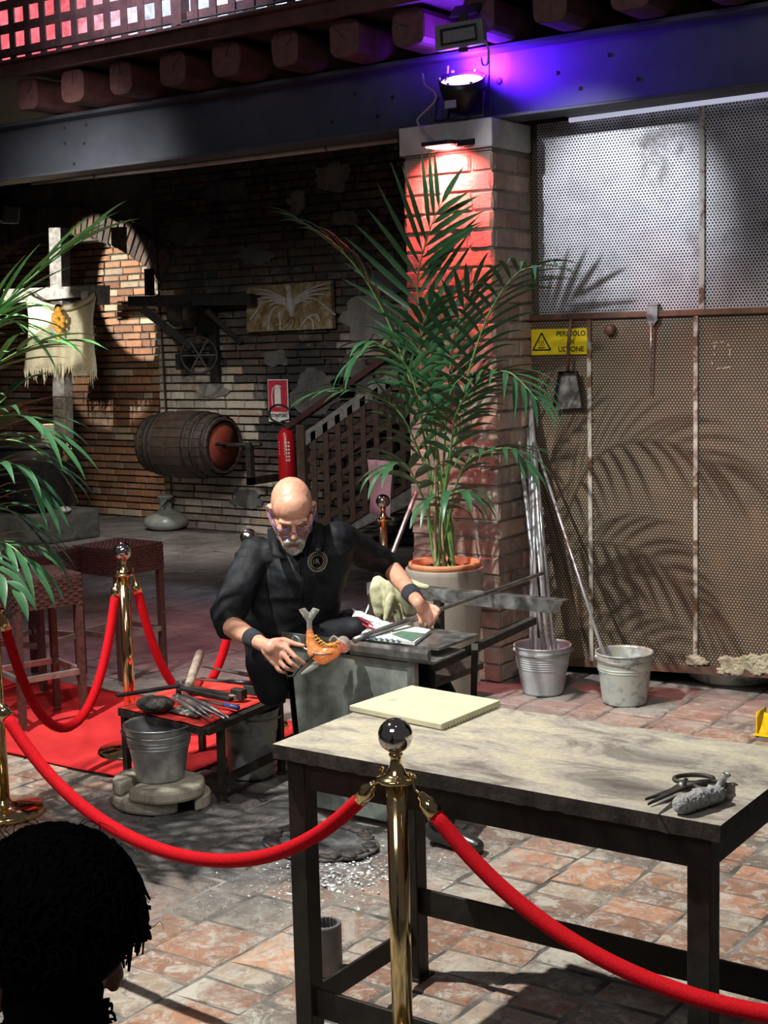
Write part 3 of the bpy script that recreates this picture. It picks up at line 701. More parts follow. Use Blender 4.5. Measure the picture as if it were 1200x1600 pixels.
for i, s in enumerate(['PERICOLO', 'DI', 'USTIONE']):
    text('lettering', s, (c.x + .065, SY-.0108, c.z + .042 - .042*i), .038, M['black_print'], sg, (1, 0, 0), (0, 0, 1), bold=.0007)
# hanging shovel
c = PY(890, 500, SY - .05); sh = thing('hanging_shovel', 'small iron shovel hanging in front of the yellow sign', 'shovel', c)
part('handle', MB().tube([PY(892, 497, SY+.0) + V((0, -.03, .015)), PY(892, 500, SY-.05), PY(888, 540, SY-.055), PY(887, 582, SY-.05)], .010, 8), M['rail_rust'], sh)
a, b, cc, d = [PY(px, py, SY-.04) for px, py in [(876, 581), (903, 580), (913, 637), (866, 640)]]
part('blade', MB().prism([a, b, cc, d], (0, .004, 0)), M['steel'], sh, fix=True)
mb = MB()
for p, q in [(a, b), (b, cc), (a, d)]: mb.bar(p + V((0, -.014, 0)), q + V((0, -.014, 0)), .005, .03, (0, -1, 0)) 
mb.bar(a + V((0, -.014, 0)), b + V((0, -.014, 0)), .03, .005)
part('rim', mb, M['iron'], sh)
# hanging tongs
c = PY(1018, 480, SY-.04); tg = thing('hanging_tool', 'thin steel paddle tool hooked over the screen rail', 'tool', c)
part('hook', MB().prism([PY(x, y, SY-.034) for x, y in [(1011, 478), (1027, 477), (1027, 500), (1020, 509), (1016, 509), (1010, 500)]], (0, .006, 0)), M['steel'], tg, fix=True)
part('hook_bend', MB().bar(PY(1019, 478, SY-.034), PY(1019, 478, SY-.034) + V((0, .04, .012)), .05, .006), M['steel'], tg)
part('shaft', MB().tube([PY(1018, 505, SY-.032), PY(1017, 550, SY-.03), PY(1017, 618, SY-.02)], [.009, .006, .003], 8), M['steel'], tg)
# basin below the screen
c = PZ(1108, 1080) + V((0, .33, 0)); 
single('basin', MB().lathe([(0, .0), (.2, 0), (.235, .02), (.25, .09), (.255, .10), (.24, .10), (.225, .03), (0, .02)], (c.x, c.y, 0), n=28), M['galv_dirty'], 'pale round basin on the floor under the screen', 'basin', (c.x, c.y, 0))
# yellow dustpan at the right edge
c = PZ(1215, 1150); t = thing('yellow_dustpan', 'yellow plastic dustpan at the right edge behind the table', 'dustpan', (c.x, c.y, 0))
mb = MB().prism([PZ(1178, 1150) + V((0, 0, .002)), PZ(1290, 1165) + V((0, 0, .002)), PZ(1290, 1140) + V((0, 0, .002)), PZ(1190, 1132) + V((0, 0, .002))], (0, 0, .006))
part('pan', mb, M['yellow'], t, fix=True)
g = [[PZ(1180 + 3, 1150) + V((0, 0, z)) + V((.0 + .03*math.sin(z*12), .012, 0)) + V((k*.15, -.02*k, 0)) for k in (0, .3, 1, 2)] for z in [0, .03, .06, .09, .115]]
part('back_wall', MB().sheet(g), M['yellow'], t, solid=.006)
g = [[PZ(1182, 1149) + V((0, j*.04, z)) for j in range(4)] for z in [0, .04, .08, .11]]
part('side_wall', MB().sheet(g), M['yellow'], t, solid=.006)

# ================================================================== STAIRS AND BACK WALL THINGS
SYY = 10.0
st = thing('staircase', 'dark wooden stair with diagonal lattice railing rising to the right', 'stairs', PY(475, 830, SYY))
A, B = PY(449, 668, SYY), PY(600, 562, SYY); u = (B - A); Bx = A + u*2.0
part('handrail', MB().bar(A, Bx, .07, .055), M['red_wood'], st, .006)
part('top_board', MB().bar(A + V((.14, .01, -.13)), Bx + V((.1, .01, -.13)), .02, .11), M['grey_wood'], st)
C0, D0 = PY(530, 828, SYY), PY(600, 775, SYY); v_ = (D0 - C0).normalized()
slope = u.z/u.x
x0 = PY(472, 700, SYY).x
def ztop(x): return A.z + (x - A.x)*slope - .19
def zbot(x): return C0.z + (x - C0.x)*slope
part('newel_post', MB().box((x0-.045, SYY-.03, 0), (x0+.045, SYY+.05, ztop(x0)+.13)), M['lattice_wood'], st, .005)
x = x0 + .10; k = 0
while x < -5.9:
    part('slat', MB().prism([(x, SYY, max(zbot(x), .02)), (x+.055, SYY, max(zbot(x+.055), .02)), (x+.055, SYY, ztop(x+.055)), (x, SYY, ztop(x))], (0, .01, 0)), M['lattice_wood'], st, fix=True)
    x += .138
xe = -5.9; off = .09
for k in range(14):        # sloping slats, clipped to the panel
    o_ = ztop(x0) - off - .155*k
    def zz(x): return o_ + (x - x0)*slope
    xa = x0 + .05
    lo = zbot(xa)
    if o_ < .03: xa = x0 + (.03 - o_)/slope + .02
    if zz(xa) < zbot(xa) - .02: break
    part('sloping_slat', MB().prism([(xa, SYY+.01, zz(xa)), (xe, SYY+.01, zz(xe)), (xe, SYY+.01, zz(xe)+.055), (xa, SYY+.01, zz(xa)+.055)], (0, .01, 0)), M['lattice_wood'], st, fix=True)
xs0 = C0.x - .35
part('stringer', MB().prism([(xs0, SYY+.03, zbot(xs0)), (xe, SYY+.03, zbot(xe)), (xe, SYY+.03, zbot(xe)-.25), (xs0+.0, SYY+.03, max(zbot(xs0)-.25, 0))], (0, .04, 0)), M['grey_wood'], st, fix=True)
for k in range(8):
    xt = x0 + .25 + k*.33; zt = .17 + (k)*.18
    part('tread', MB().box((xt, SYY+.07, zt-.03), (xt+.36, 10.66, zt)), M['grey_wood'], st)
# dark box and pink sheet near the stair foot
c = PZ(640, 838); 
single('black_case', MB().box((-5.15, 8.1, 0), (-4.55, 8.5, .42)), M['black_iron'], 'black case on the floor behind the plant', 'case', (-4.85, 8.3, 0), bevel=.02)
g = [[PY(574 + (614-574)*u_ + (4 if v == 1 else 0)*0, 718 + (803-718)*v + 4*u_, 6.95) + V((0, .03*math.sin(3*u_+2*v), 0)) for u_ in (0, .25, .5, .75, 1)] for v in [0, .25, .5, .75, 1]]
ps = thing('pink_placard', 'translucent pink sheet held upright behind the brass stanchion by the plant', 'sheet', PY(594, 805, 6.95))
part('sheet', MB().sheet(g), M['pink'], ps, solid=.004)
b0 = PY(597, 803, 6.97); part('stand', MB().tube([(b0.x, b0.y+.03, .012), (b0.x, b0.y+.03, b0.z+.2)], .008, 8).lathe([(0, 0), (.12, 0), (.12, .01), (0, .014)], (b0.x, b0.y+.03, 0)), M['black_iron'], ps)
# barrel
bx0, bx1, bR = -9.95, -9.02, .335; bc = V((bx0, 10.25, .915))
ba = thing('wooden_barrel', 'dark barrel with iron hoops and a red end mounted on the brick wall', 'barrel', ((bx0+bx1)/2, 10.25, .915))
L_ = bx1 - bx0; prof = lambda t: bR*(.80 + .20*math.sin(PI*t)**.8)
for k in range(22):
    mb = MB(); vs = []
    a0, a1 = 2*PI*(k+.03)/22, 2*PI*(k+.97)/22
    for i in range(9):
        t = i/8; r = prof(t)
        for a, rr in ((a0, r), (a1, r), (a1, r-.025), (a0, r-.025)): vs.append(bc + V((t*L_, rr*math.cos(a), rr*math.sin(a))))
    fs = [(i*4+j, i*4+(j+1) % 4, i*4+4+(j+1) % 4, i*4+4+j) for i in range(8) for j in range(4)] + [(0, 1, 2, 3), (35, 34, 33, 32)]
    part('stave', mb.add(vs, fs), M['dark_wood'], ba, fix=True)
for t in (.04, .16, .24, .72, .82, .95):
    r = prof(t) + .004; part('hoop', MB().lathe([(r, -.022), (r+.004, -.02), (r+.004, .02), (r, .022)], bc + V((t*L_, 0, 0)), (1, 0, 0), 32), M['iron'], ba)
part('barrel_head', MB().lathe([(0, 0), (bR*.79, 0), (bR*.79, -.02), (0, -.02)], bc + V((L_-.03, 0, 0)), (1, 0, 0), 32), M['dark_wood'], ba)
part('red_disc', MB().lathe([(.20, 0), (.20, .01), (0, .012)], bc + V((L_-.03, 0, 0)), (1, 0, 0), 32), mat('faded_red_paint', (.16, .02, .012), (.26, .045, .02), .7, 0, 8), ba)
part('spindle', MB().tube([bc + V((L_-.05, 0, 0)), bc + V((L_+.45, 0, .02))], .022, 8).tube([bc + V((L_+.02, 0, 0)), bc + V((L_+.03, -.16, .02)), bc+V((L_+.2, -.3, .06))], .012, 6), M['iron'], ba)
part('wall_bracket', MB().box((bx1+.30, 10.2, .55), (bx1+.36, 10.69, .62)).box((bx1+.30, 10.2, .55), (bx1+.36, 10.26, .95)), M['iron'], ba)
part('wall_bracket', MB().box((bx0-.12, 10.22, .88), (bx0+.06, 10.28, .94)).box((bx0-.12, 10.22, .88), (bx0-.06, 10.69, .94)), M['iron'], ba)
# wall crane
cr = thing('wall_crane', 'black iron crane bracket with a spoked wheel fixed to the wall', 'crane', PY(300, 470, 10.4))
p0, p1 = PY(205, 471, 10.2), PY(396, 468, 10.5)
part('beam', MB().bar(p0, p1, .12, .10), M['black_iron'], cr)
part('beam', MB().bar(p0 + V((.05, .3, .03)), p1 + V((0, .12, .03)), .05, .06), M['black_iron'], cr)
part('brace', MB().bar(PY(222, 482, 10.2), PY(305, 548, 10.6), .07, .07), M['black_iron'], cr)
part('brace', MB().bar(PY(322, 485, 10.4), PY(376, 535, 10.66), .05, .05), M['black_iron'], cr)
part('upright', MB().bar(PY(234, 462, 10.3), PY(233, 420, 10.3), .07, .07), M['black_iron'], cr)
part('wall_plate', MB().bar(PY(332, 470, 10.66), PY(337, 597, 10.66), .1, .05, (0, -1, 0)), M['black_iron'], cr)
part('gearbox', MB().box(PY(300, 478, 10.35), PY(335, 520, 10.62)), M['black_iron'], cr, .02)
part('drum', MB().lathe([(0, 0), (.11, 0), (.12, .02), (.10, .04), (.10, .2), (.12, .22), (.11, .24), (0, .24)], PY(272, 492, 10.3), (1, 0, 0), 20), M['iron'], cr)
wc = PY(311, 555, 10.35); axw = (RH*.0 + V((.55, -.83, 0))).normalized()
part('wheel_rim', MB().tube([wc + (frame(axw)[0]*math.cos(2*PI*k/32) + frame(axw)[1]*math.sin(2*PI*k/32))*.175 for k in range(33)], .014, 6, False), M['black_iron'], cr)
mb = MB(); s_, t_ = frame(axw)
for k in range(6): mb.bar(wc, wc + (s_*math.cos(PI*k/3) + t_*math.sin(PI*k/3))*.17, .014, .014)
mb.tube([wc - axw*.03, wc - axw*-.0 + V((0, .3, 0))*0 - axw*.28], .02, 8)
part('spokes', mb, M['black_iron'], cr)
part('shaft_box', MB().box(PY(280, 553, 10.45), PY(296, 577, 10.65)), M['black_iron'], cr)
# pipe on the wall
wp = MB().tube(spline([PY(240, 318, 10.62), PY(248, 450, 10.62), PY(259, 640, 10.62), PY(268, 770, 10.60), PY(262, 782, 10.50), PY(254, 792, 10.44)], 4), .009, 6)
single('wall_cable', wp, M['iron'], 'thin dark pipe running down the brick wall into the demijohn', 'pipe', PY(259, 640, 10.62))
# relief
c = PY(457, 478, 10.6); re_ = thing('phoenix_relief', 'rectangular gilded relief of a bird with spread wings on the wall', 'artwork', c)
q = [PY(*p, 10.66) for p in ((390, 449), (521, 438), (525, 513), (391, 519))]
part('panel', MB().prism(q, (0, -.05, 0)), M['relief'], re_, fix=True)
def R3(x, y, o=0): return PY(x, y, 10.60 - o)
mb = MB()
mb.tube([R3(452, 448), R3(453, 460), R3(455, 478), R3(457, 495)], [.012, .035, .06, .02], 8)
mb.ell(R3(451, 450), (.035, .03, .035)); mb.tube([R3(451, 451, .02), R3(446, 455, .03)], [.012, .003], 6)
part('bird_body', mb, M['relief_white'], re_)
for sgn, tips in ((-1, [(394, 452), (392, 460), (398, 468), (408, 475), (418, 480)]), (1, [(519, 441), (516, 450), (508, 460), (497, 468), (484, 474)])):
    for i, tpt in enumerate(tips):
        s0 = (447 if sgn < 0 else 459, 468 + i*2); mid = ((s0[0]*.5+tpt[0]*.5), (s0[1]*.5+tpt[1]*.5) - 5)
        part('wing_feather', MB().tube(spline([R3(*s0), R3(*mid, .015), R3(*tpt)], 4), [.02 - .0016*k for k in range(9)], 6), M['relief_white'], re_)
for tpt in [(436, 512), (445, 515), (456, 512), (466, 508), (474, 500), (426, 505)]:
    part('tail_feather', MB().tube(spline([R3(456, 488), R3((456+tpt[0])/2+3, (488+tpt[1])/2), R3(*tpt)], 4), .011, 6), M['relief'], re_)
for pts in [[(391, 500), (402, 485), (410, 470)], [(420, 517), (421, 500), (425, 486), (430, 480)], [(438, 516), (438, 500), (436, 488)], [(524, 492), (510, 480), (498, 470)], [(490, 515), (488, 500), (478, 495)], [(470, 512), (480, 497), (495, 492), (500, 503)]]:
    part('branch', MB().tube(spline([R3(*p) for p in pts], 4), .012, 6), M['relief_white'], re_)
# extinguisher sign
c = PY(435, 626, 10.66); es = thing('extinguisher_sign', 'red and white fire extinguisher sign on the dark wall', 'sign', c)
hw, hh = .125, .205
part('plate', MB().box((c.x-hw, 10.655, c.z-hh), (c.x+hw, 10.665, c.z+hh)), M['white_print'], es, .004)
part('red_field', MB().box((c.x-hw+.01, 10.651, c.z-hh+.10), (c.x+hw-.01, 10.655, c.z+hh-.01)), M['sign_red'], es)
mb = MB().box((c.x-.035, 10.647, c.z-.06), (c.x+.04, 10.651, c.z+.11))
mb.prism([(c.x-.035, 10.647, c.z+.11), (c.x+.04, 10.647, c.z+.11), (c.x+.012, 10.647, c.z+.15), (c.x-.008, 10.647, c.z+.15)], (0, .004, 0))
for p, q in [((-.01, .15), (-.055, .12)), ((-.055, .12), (-.07, .05)), ((-.07, .05), (-.065, -.05)), ((.01, .15), (.05, .13))]:
    mb.bar((c.x+p[0], 10.648, c.z+p[1]), (c.x+q[0], 10.648, c.z+q[1]), .009, .003, (0, -1, 0))
part('extinguisher_symbol', mb, M['white_print'], es)
text('lettering', 'ESTINTORE', (c.x, 10.652, c.z-hh+.06), .042, M['black_print'], es, (1, 0, 0), (0, 0, 1), bold=.001)
# extinguisher
c = PY(449, 738, 10.45); ex = thing('fire_extinguisher', 'red fire extinguisher with white label beside the stair post', 'extinguisher', (c.x, 10.45, 0))
zt = PY(447, 672, 10.45).z; z0 = .35
part('cylinder', MB().lathe([(0, z0), (.07, z0), (.082, z0+.02), (.082, zt-.05), (.06, zt-.01), (.03, zt+.02), (0, zt+.02)], (c.x, 10.45, 0), n=24), M['ext_red'], ex)
part('stand', MB().lathe([(0, 0), (.1, 0), (.1, .02), (.02, .03), (.02, z0), (0, z0)], (c.x, 10.45, 0)), M['black_iron'], ex)
zl0, zl1 = PY(449, 722, 10.45).z, PY(449, 686, 10.45).z
lb = MB()
def onc(a, z, r=.0835): return V((c.x + r*math.sin(a), 10.45 - r*math.cos(a), z))
base = math.radians(25)
for k in range(5): 
    z = zl1 - .02 - k*.028; lb.add([onc(base-.75, z), onc(base+.05, z), onc(base+.05, z-.012), onc(base-.75, z-.012)], [(3, 2, 1, 0)])
for k in range(6):
    z = zl1 - .02 - k*.033; lb.add([onc(base+.15, z), onc(base+.6, z), onc(base+.6, z-.018), onc(base+.15, z-.018)], [(3, 2, 1, 0)])
part('label', lb, M['white_print'], ex, label='white printed label')
part('valve', MB().tube([(c.x, 10.45, zt+.01), (c.x, 10.45, zt+.07)], .018, 8).bar((c.x-.05, 10.45, zt+.08), (c.x+.06, 10.45, zt+.1), .02, .015), M['black_iron'], ex)
part('hose', MB().tube(spline([(c.x, 10.44, zt+.05), PY(424, 655, 10.42), PY(422, 640, 10.42), PY(432, 633, 10.42), PY(447, 636, 10.42), PY(457, 648, 10.42)], 5), .011, 8), M['black_iron'], ex)
# demijohn
c = PZ(252, 829) + V((0, .08, 0)); dj = thing('demijohn', 'squat dusty glass demijohn on the floor by the brick wall', 'bottle', (c.x, c.y, 0))
part('body', MB().lathe([(0, 0), (.12, 0), (.2, .03), (.235, .08), (.22, .13), (.15, .17), (.08, .2), (.05, .24)], (c.x, c.y, 0), n=32), M['bottle'], dj)
part('neck', MB().lathe([(.055, .22), (.065, .25), (.07, .33), (.085, .335), (.085, .36), (.06, .36), (.055, .25)], (c.x, c.y, 0), n=24), M['bottle'], dj)
# ---- wooden cross with burlap cloth
wc_ = thing('timber_cross', 'weathered timber cross standing in front of the arch', 'cross', PY(100, 790, 10.0))
part('post', MB().bar(PY(92, 356, 10.0), PY(102, 800, 10.0), .17, .12, (0, -1, 0)), M['grey_wood'], wc_, .006)
l, r = PY(15, 464, 9.92), PY(170, 464, 9.92); d = r - l
q = [PY(*p, 9.94) for p in ((20, 452), (172, 446), (172, 476), (156, 476), (148, 463), (20, 475))]
part('crossbar', MB().prism(q, (0, -.12, 0)), M['grey_wood'], wc_, fix=True)
cl = thing('burlap_cloth', 'cream burlap cloth with ragged fringe hung on the timber cross', 'cloth', PY(95, 460, 9.78))
g = []
for i in range(15):
    v = i/14; row = []
    for j in range(25):
        u_ = j/24; sag = 20*math.sin(PI*u_)**.7*(1-v)**2
        px = 40 + 110*u_ + 2*math.sin(v*5+u_*3) + (5-10*u_)*(math.sin(PI*v))*.7; py = 462 + sag + (118 - 8*math.sin(PI*u_))*v
        row.append(PY(px, py, 9.76 + .028*math.sin(u_*23 + v*2)*(.4+v) + .02*math.sin(u_*9+1)))
    g.append(row)
part('cloth', MB().sheet(g), M['burlap'], cl, solid=.008)
mb = MB()
for j in range(70):
    a = g[-1][int(j/70*24)].lerp(g[-1][min(int(j/70*24)+1, 24)], (j/70*24) % 1); ln = rnd(.04, .14)*(1.3 if j % 9 < 4 else .7)
    mb.tube([a + V((0, 0, .02)), a + V((rnd(-.01, .01), rnd(-.01, .01), -ln*.6)), a + V((rnd(-.02, .02), rnd(-.015, .015), -ln))], [.008, .006, .002], 4)
part('fringe', mb, M['burlap'], cl, kind='stuff')
g2 = [[PY(42 + 106*u_, 455 + 22*math.sin(PI*u_)**.8 + 9*v, 9.74 - .03*math.sin(PI*v)) for u_ in [j/16 for j in range(17)]] for v in (0, .5, 1)]
part('swag', MB().sheet(g2), M['burlap'], cl, solid=.02)
for px in (38, 133):
    mb = MB()
    for k in range(7): mb.ell(PY(px + rnd(-5, 5), 460 + rnd(-4, 6), 9.74), (rnd(.02, .035),)*3, n=8, m=6)
    part('knot', mb, M['burlap'], cl)
gd = thing('amber_glass_pendant', 'amber glass flame-shaped ornament on the burlap cloth', 'ornament', PY(92, 500, 9.70))
mb = MB()
for k in range(26):
    t = k/25; wv = 11*math.sin(PI*min(t*1.15+.12, 1))**.8
    mb.ell(PY(92 + rnd(-wv, wv)*.8, 484 + 46*t, 9.66), (.035*(1-t*.5),)*3, n=7, m=5)
part('body', mb, M['amber'], gd); part('cap', MB().lathe([(0, 0), (.05, 0), (.03, .05), (0, .06)], PY(92, 484, 9.68), n=12), M['brass'], gd)
# black stove, trough, candle jar, jug
c = PY(50, 700, 9.42); c.z = .305; ztop_ = PY(60, 690, 9.42).z - c.z
sv = thing('black_cauldron', 'large black cauldron behind the left palm', 'cauldron', (c.x, c.y, c.z))
part('body', MB().lathe([(0, 0), (.30, 0), (.34, .15), (.36, .3), (.45, ztop_-.22), (.47, ztop_-.1), (.43, ztop_-.04), (.40, ztop_-.04), (0, ztop_-.06)], c, n=32), M['black_iron'], sv)
part('rim', MB().lathe([(.44, ztop_-.05), (.47, ztop_-.03), (.44, ztop_), (0, ztop_)], c, n=32), M['black_iron'], sv)
cj = PY(75, 684, 9.42); cj.z = c.z + ztop_ + .001; jar = thing('candle_jar', 'lit candle in a glass jar on the black cauldron', 'candle', cj)
part('jar', MB().lathe([(.0, 0), (.065, 0), (.068, .01), (.068, .17), (.063, .17), (.062, .012), (0, .010)], cj, n=20), M['clear_glass'], jar)
part('candle', MB().lathe([(0, .013), (.045, .013), (.045, .11), (0, .11)], cj, n=16), glow('candle_glow', (1, .75, .35), 1.6), jar)
part('flame', MB().lathe([(0, 0), (.008, .012), (.004, .028), (0, .036)], cj + V((0, 0, .112)), n=8), glow('flame_glow', (1, .8, .4), 6), jar)
l = bpy.data.lights.new('candle_light', 'POINT'); l.energy = 3; l.color = (1, .7, .35); l.shadow_soft_size = .03
o = bpy.data.objects.new('candle_light', l); sc.collection.objects.link(o); o.location = cj + V((0, 0, .24))
cj = V((c.x + .50, c.y - .05, c.z + ztop_ - .10)); jg = thing('brass_jug', 'brass jug with a curved handle hung on the cauldron rim', 'jug', cj)
part('body', MB().lathe([(0, -.08), (.04, -.07), (.05, 0), (.045, .06), (.055, .09), (.05, .09), (.04, .06), (0, .05)], cj, n=18), M['brass'], jg)
part('hook', MB().tube([cj + V((-.08, .01, .10)), cj + V((-.03, 0, .10)), cj + V((-.03, 0, .07))], .006, 6), M['brass'], jg)
part('handle', MB().tube(spline([cj + V((.04, 0, .07)), cj + V((.10, 0, .07)), cj + V((.11, 0, 0)), cj + V((.05, 0, -.06))], 5), .008, 6), M['brass'], jg)
c = V((-11.1, 9.62, 0)); tr = thing('stone_trough', 'low dark stone trough in front of the cauldron', 'trough', (-11.0, 9.5, 0))
q = [PZ(-30, 852), PZ(120, 848), PZ(157, 832), PZ(163, 822)]
pts = [V((-12.3, 8.9, 0)), V((-10.85, 8.95, 0)), V((-10.42, 9.3, 0)), V((-10.35, 9.86, 0)), V((-12.3, 9.86, 0))]
part('block', MB().prism([V(p) for p in pts], (0, 0, .30)), M['stone_dark'] if 'stone_dark' in M else mat('dark_stone', (.05, .05, .045), (.13, .13, .115), .7, 0, 8, .8, 30), tr, .03, fix=True)
mb = MB()
for k in range(8): mb.ell(V((-10.90 + k*.065, 9.45 + rnd(-.1, .1), .315)), (.09, .08, .03), n=8, m=6)
part('rim_stones', mb, M['stone_cap'], tr)
single('pale_rock', MB().ell(PY(28, 650, 9.9), (.2, .15, .22), n=12, m=8).ell(PY(20, 610, 9.95), (.12, .1, .2)), M['stone_cap'], 'rough pale rock carving behind the candle jar', 'rock', PY(28, 680, 9.9)) if False else None

# ================================================================== LIGHT FIXTURES ON THE PILLAR
def cable(name, pts, label, parent=None, r=.006, m=None):
    mb = MB().tube(spline(pts, 6), r, 6)
    if parent: return part('cable', mb, m or M['cable'], parent)
    return single(name, mb, m or M['cable'], label, 'cable', pts[0])
# LED par can standing on the cap, aiming up at the joists
pc = V((-4.05, 6.62, PZT)); pa = (ZV - FH*.50 - RH*.10).normalized()
par = thing('par_spotlight', 'round black stage spotlight glowing violet on top of the pillar', 'spotlight', (pc.x, pc.y, PZT))
hd = pc + V((0, 0, .115))
part('housing', MB().lathe([(0, -.055), (.075, -.055), (.095, -.03), (.12, .06), (.125, .115), (.118, .115), (.112, .09), (0, .085)], hd, pa, 28), M['lamp_black'], par)
part('lens', MB().lathe([(.112, .088), (.112, .097), (0, .099)], hd, pa, 28), glow('violet_lens', (.32, .13, 1), 16), par)
for k in range(18):
    a = 2*PI*k/18; s_, t_ = frame(pa); q = hd + pa*.118 + (s_*math.cos(a)+t_*math.sin(a))*.121
    if k % 3 == 0: part('vent_slot', MB().box(q - V((.006,)*3), q + V((.006,)*3)), M['cable'], par)
mb = MB().tube([(pc.x-.14, pc.y-.03, hd.z+.02), (pc.x-.15, pc.y-.05, PZT+.012), (pc.x+.15, pc.y-.05, PZT+.012), (pc.x+.14, pc.y-.03, hd.z+.02)], .009, 6)
part('yoke', mb, M['lamp_black'], par)
part('yoke', MB().tube([(pc.x-.07, pc.y-.02, hd.z-.04), (pc.x-.06, pc.y-.07, PZT+.010), (pc.x+.06, pc.y-.07, PZT+.010)], .008, 6), M['lamp_black'], par)
part('rating_plate', MB().box((pc.x-.035, pc.y-.135, hd.z-.06), (pc.x+.035, pc.y-.13, hd.z-.02)).bar((pc.x, pc.y-.13, hd.z-.04), (pc.x, pc.y-.05, hd.z-.04), .02, .02), M['cable'], par)
spot('violet_light', hd + pa*.14, hd + pa*2 + V((-.05, .25, 0)), 55, (.15, .015, 1), 120, .6, .08)
spot('violet_spill', hd + V((.02, -.02, .17)), hd + V((.35, .6, .20)), 230, (.10, .008, 1), 150, .7, .06)
spot('violet_spill', hd + V((-.02, -.02, .17)), hd + V((-.5, .6, .35)), 30, (.16, .02, 1), 120, .9, .06)
# flat floodlight on the joists
M['flood_grey'] = mat('floodlight_grey', (.16, .16, .17), (.22, .22, .23), .45, 0, 9)
fc = PY(717, 54, 6.30); fl = thing('flat_floodlight', 'flat square floodlight bracketed to the joists above the round spotlight', 'floodlight', fc)
q = [PY(*p, 6.30) for p in ((679, 40), (752, 28), (756, 67), (680, 80))]
part('housing', MB().prism(q, (0, .04, 0)), M['flood_grey'], fl, .004, fix=True)
q2 = [PY(*p, 6.296) for p in ((688, 46), (745, 36), (747, 62), (689, 72))]
part('inner_frame', MB().prism(q2, (0, -.006, 0)), M['lamp_black'], fl, .002, fix=True)
q3 = [PY(*p, 6.288) for p in ((692, 50), (741, 41), (743, 59), (693, 68))]
part('reflector', MB().prism(q3, (0, -.002, 0)), M['flood_grey'], fl, fix=True)
part('bracket', MB().bar(fc + V((0, .04, .1)), fc + V((0, .1, .16)), .16, .012).bar(fc + V((0, .04, -.08)), fc + V((0, .04, .1)), .05, .01), M['iron'], fl)
cable('', [PY(756, 62, 6.31), PY(763, 75, 6.32), PY(762, 98, 6.4), PY(755, 102, 6.5), PY(751, 90, 6.62)], '', fl)
cable('light_cable', [PY(660, 115, 6.62), PY(664, 132, 6.55), PY(680, 146, 6.50), PY(678, 160, 6.5), PY(660, 178, 6.5), PY(652, 190, 6.48), PY(665, 208, 6.46), PY(684, 226, 6.50)], 'violet-lit cable looping from the beam down over the pillar cap')
cable('power_cable', [PY(700, 103, 6.64), PY(699, 118, 6.62), PY(695, 128, 6.55)], 'short cable hanging behind the round spotlight')
cable('hanging_cable', [PY(764, 80, 6.66), PY(764, 130, 6.66), PY(765, 182, 6.62)], 'thin vertical cable beside the round spotlight', m=M['lamp_black'], r=.005)
# small wash light on the pillar face
wc2 = PY(690, 229, 6.50); ws = thing('pillar_wash_light', 'small flat lamp glowing pink on the pillar face below the cap', 'lamp', wc2)
part('housing', MB().prism([wc2 + V(p) for p in ((-.085, -.07, .0), (.085, -.07, .0), (.085, .08, .012), (-.085, .08, .012))], (0, 0, .022)), M['lamp_black'], ws, .004, fix=True)
part('lamp_strip', MB().box(wc2 + V((-.065, -.055, -.006)), wc2 + V((-.005, .045, -.001))), glow('pink_strip', (1, .50, .42), 7), ws)
part('lamp_strip', MB().box(wc2 + V((.005, -.055, -.006)), wc2 + V((.065, .045, -.001))), glow('pink_strip2', (1, .50, .42), 7), ws)
part('arm', MB().bar(wc2 + V((.09, .0, .005)), wc2 + V((.15, .085, .02)), .03, .03), M['lamp_black'], ws)
red_ = area('pillar_red_light', wc2 + V((0, -.015, -.012)), wc2 + V((.0, .50, -1)), 36, (1, .10, .10), .12, .10)
red_.data.spread = math.radians(125)
# black projector at the far left under the beam
pj = thing('ceiling_spotlight', 'black spotlight hanging under the ceiling at the far left edge', 'spotlight', PY(14, 330, 9.6))
part('body', MB().bar(PY(2, 318, 9.6), PY(18, 336, 9.5), .18, .2), M['lamp_black'], pj, .02)
part('bracket', MB().bar(PY(10, 300, 9.6), PY(11, 320, 9.6), .05, .03).bar(PY(10, 300, 9.6), PY(10, 240, 9.6), .04, .04), M['lamp_black'], pj)

# ================================================================== WORK TABLE
TX0, TX1, TY0, TY1, TZ = -2.33, -1.10, 2.79, 3.40, .85
wt = thing('work_table', 'heavy black iron work table with a worn pale top in the foreground', 'table', ((TX0+TX1)/2, (TY0+TY1)/2, 0))
g = 18; mb = MB()
top = []
for i in range(g+1):
    top.append([V((TX0 + (TX1-TX0)*i/g, TY0 + (TY1-TY0)*j/8, TZ + (.0015*noise.noise(V((i*.7, j*.9, 0))) if 0 < i < g and 0 < j < 8 else 0))) for j in range(9)])
mb.sheet(top, smooth=False)
part('top_sheet', mb, M['table_top'], wt, fix=True)
e = MB()
N_ = 60
def edge(a, b, out):
    a, b, out = V(a), V(b), V(out)
    for i in range(N_):
        p, q = a.lerp(b, i/N_), a.lerp(b, (i+1)/N_)
        zl = lambda k: -.038 + .004*noise.noise(V((k*.6, a.x*3, 1)))
        ol = lambda k: out*.003*noise.noise(V((k*.9, a.y*3, 5)))
        e.add([p, q, q + ol(i+1) + V((0, 0, zl(i+1))), p + ol(i) + V((0, 0, zl(i)))], [(0, 3, 2, 1)])
edge((TX0, TY0, TZ), (TX1, TY0, TZ), (0, -1, 0)); edge((TX1, TY0, TZ), (TX1, TY1, TZ), (1, 0, 0))
edge((TX1, TY1, TZ), (TX0, TY1, TZ), (0, 1, 0)); edge((TX0, TY1, TZ), (TX0, TY0, TZ), (-1, 0, 0))
e.box((TX0+.005, TY0+.005, TZ-.036), (TX1-.005, TY1-.005, TZ-.004))
part('top_slab', e, M['table_edge'], wt)
LW = .055
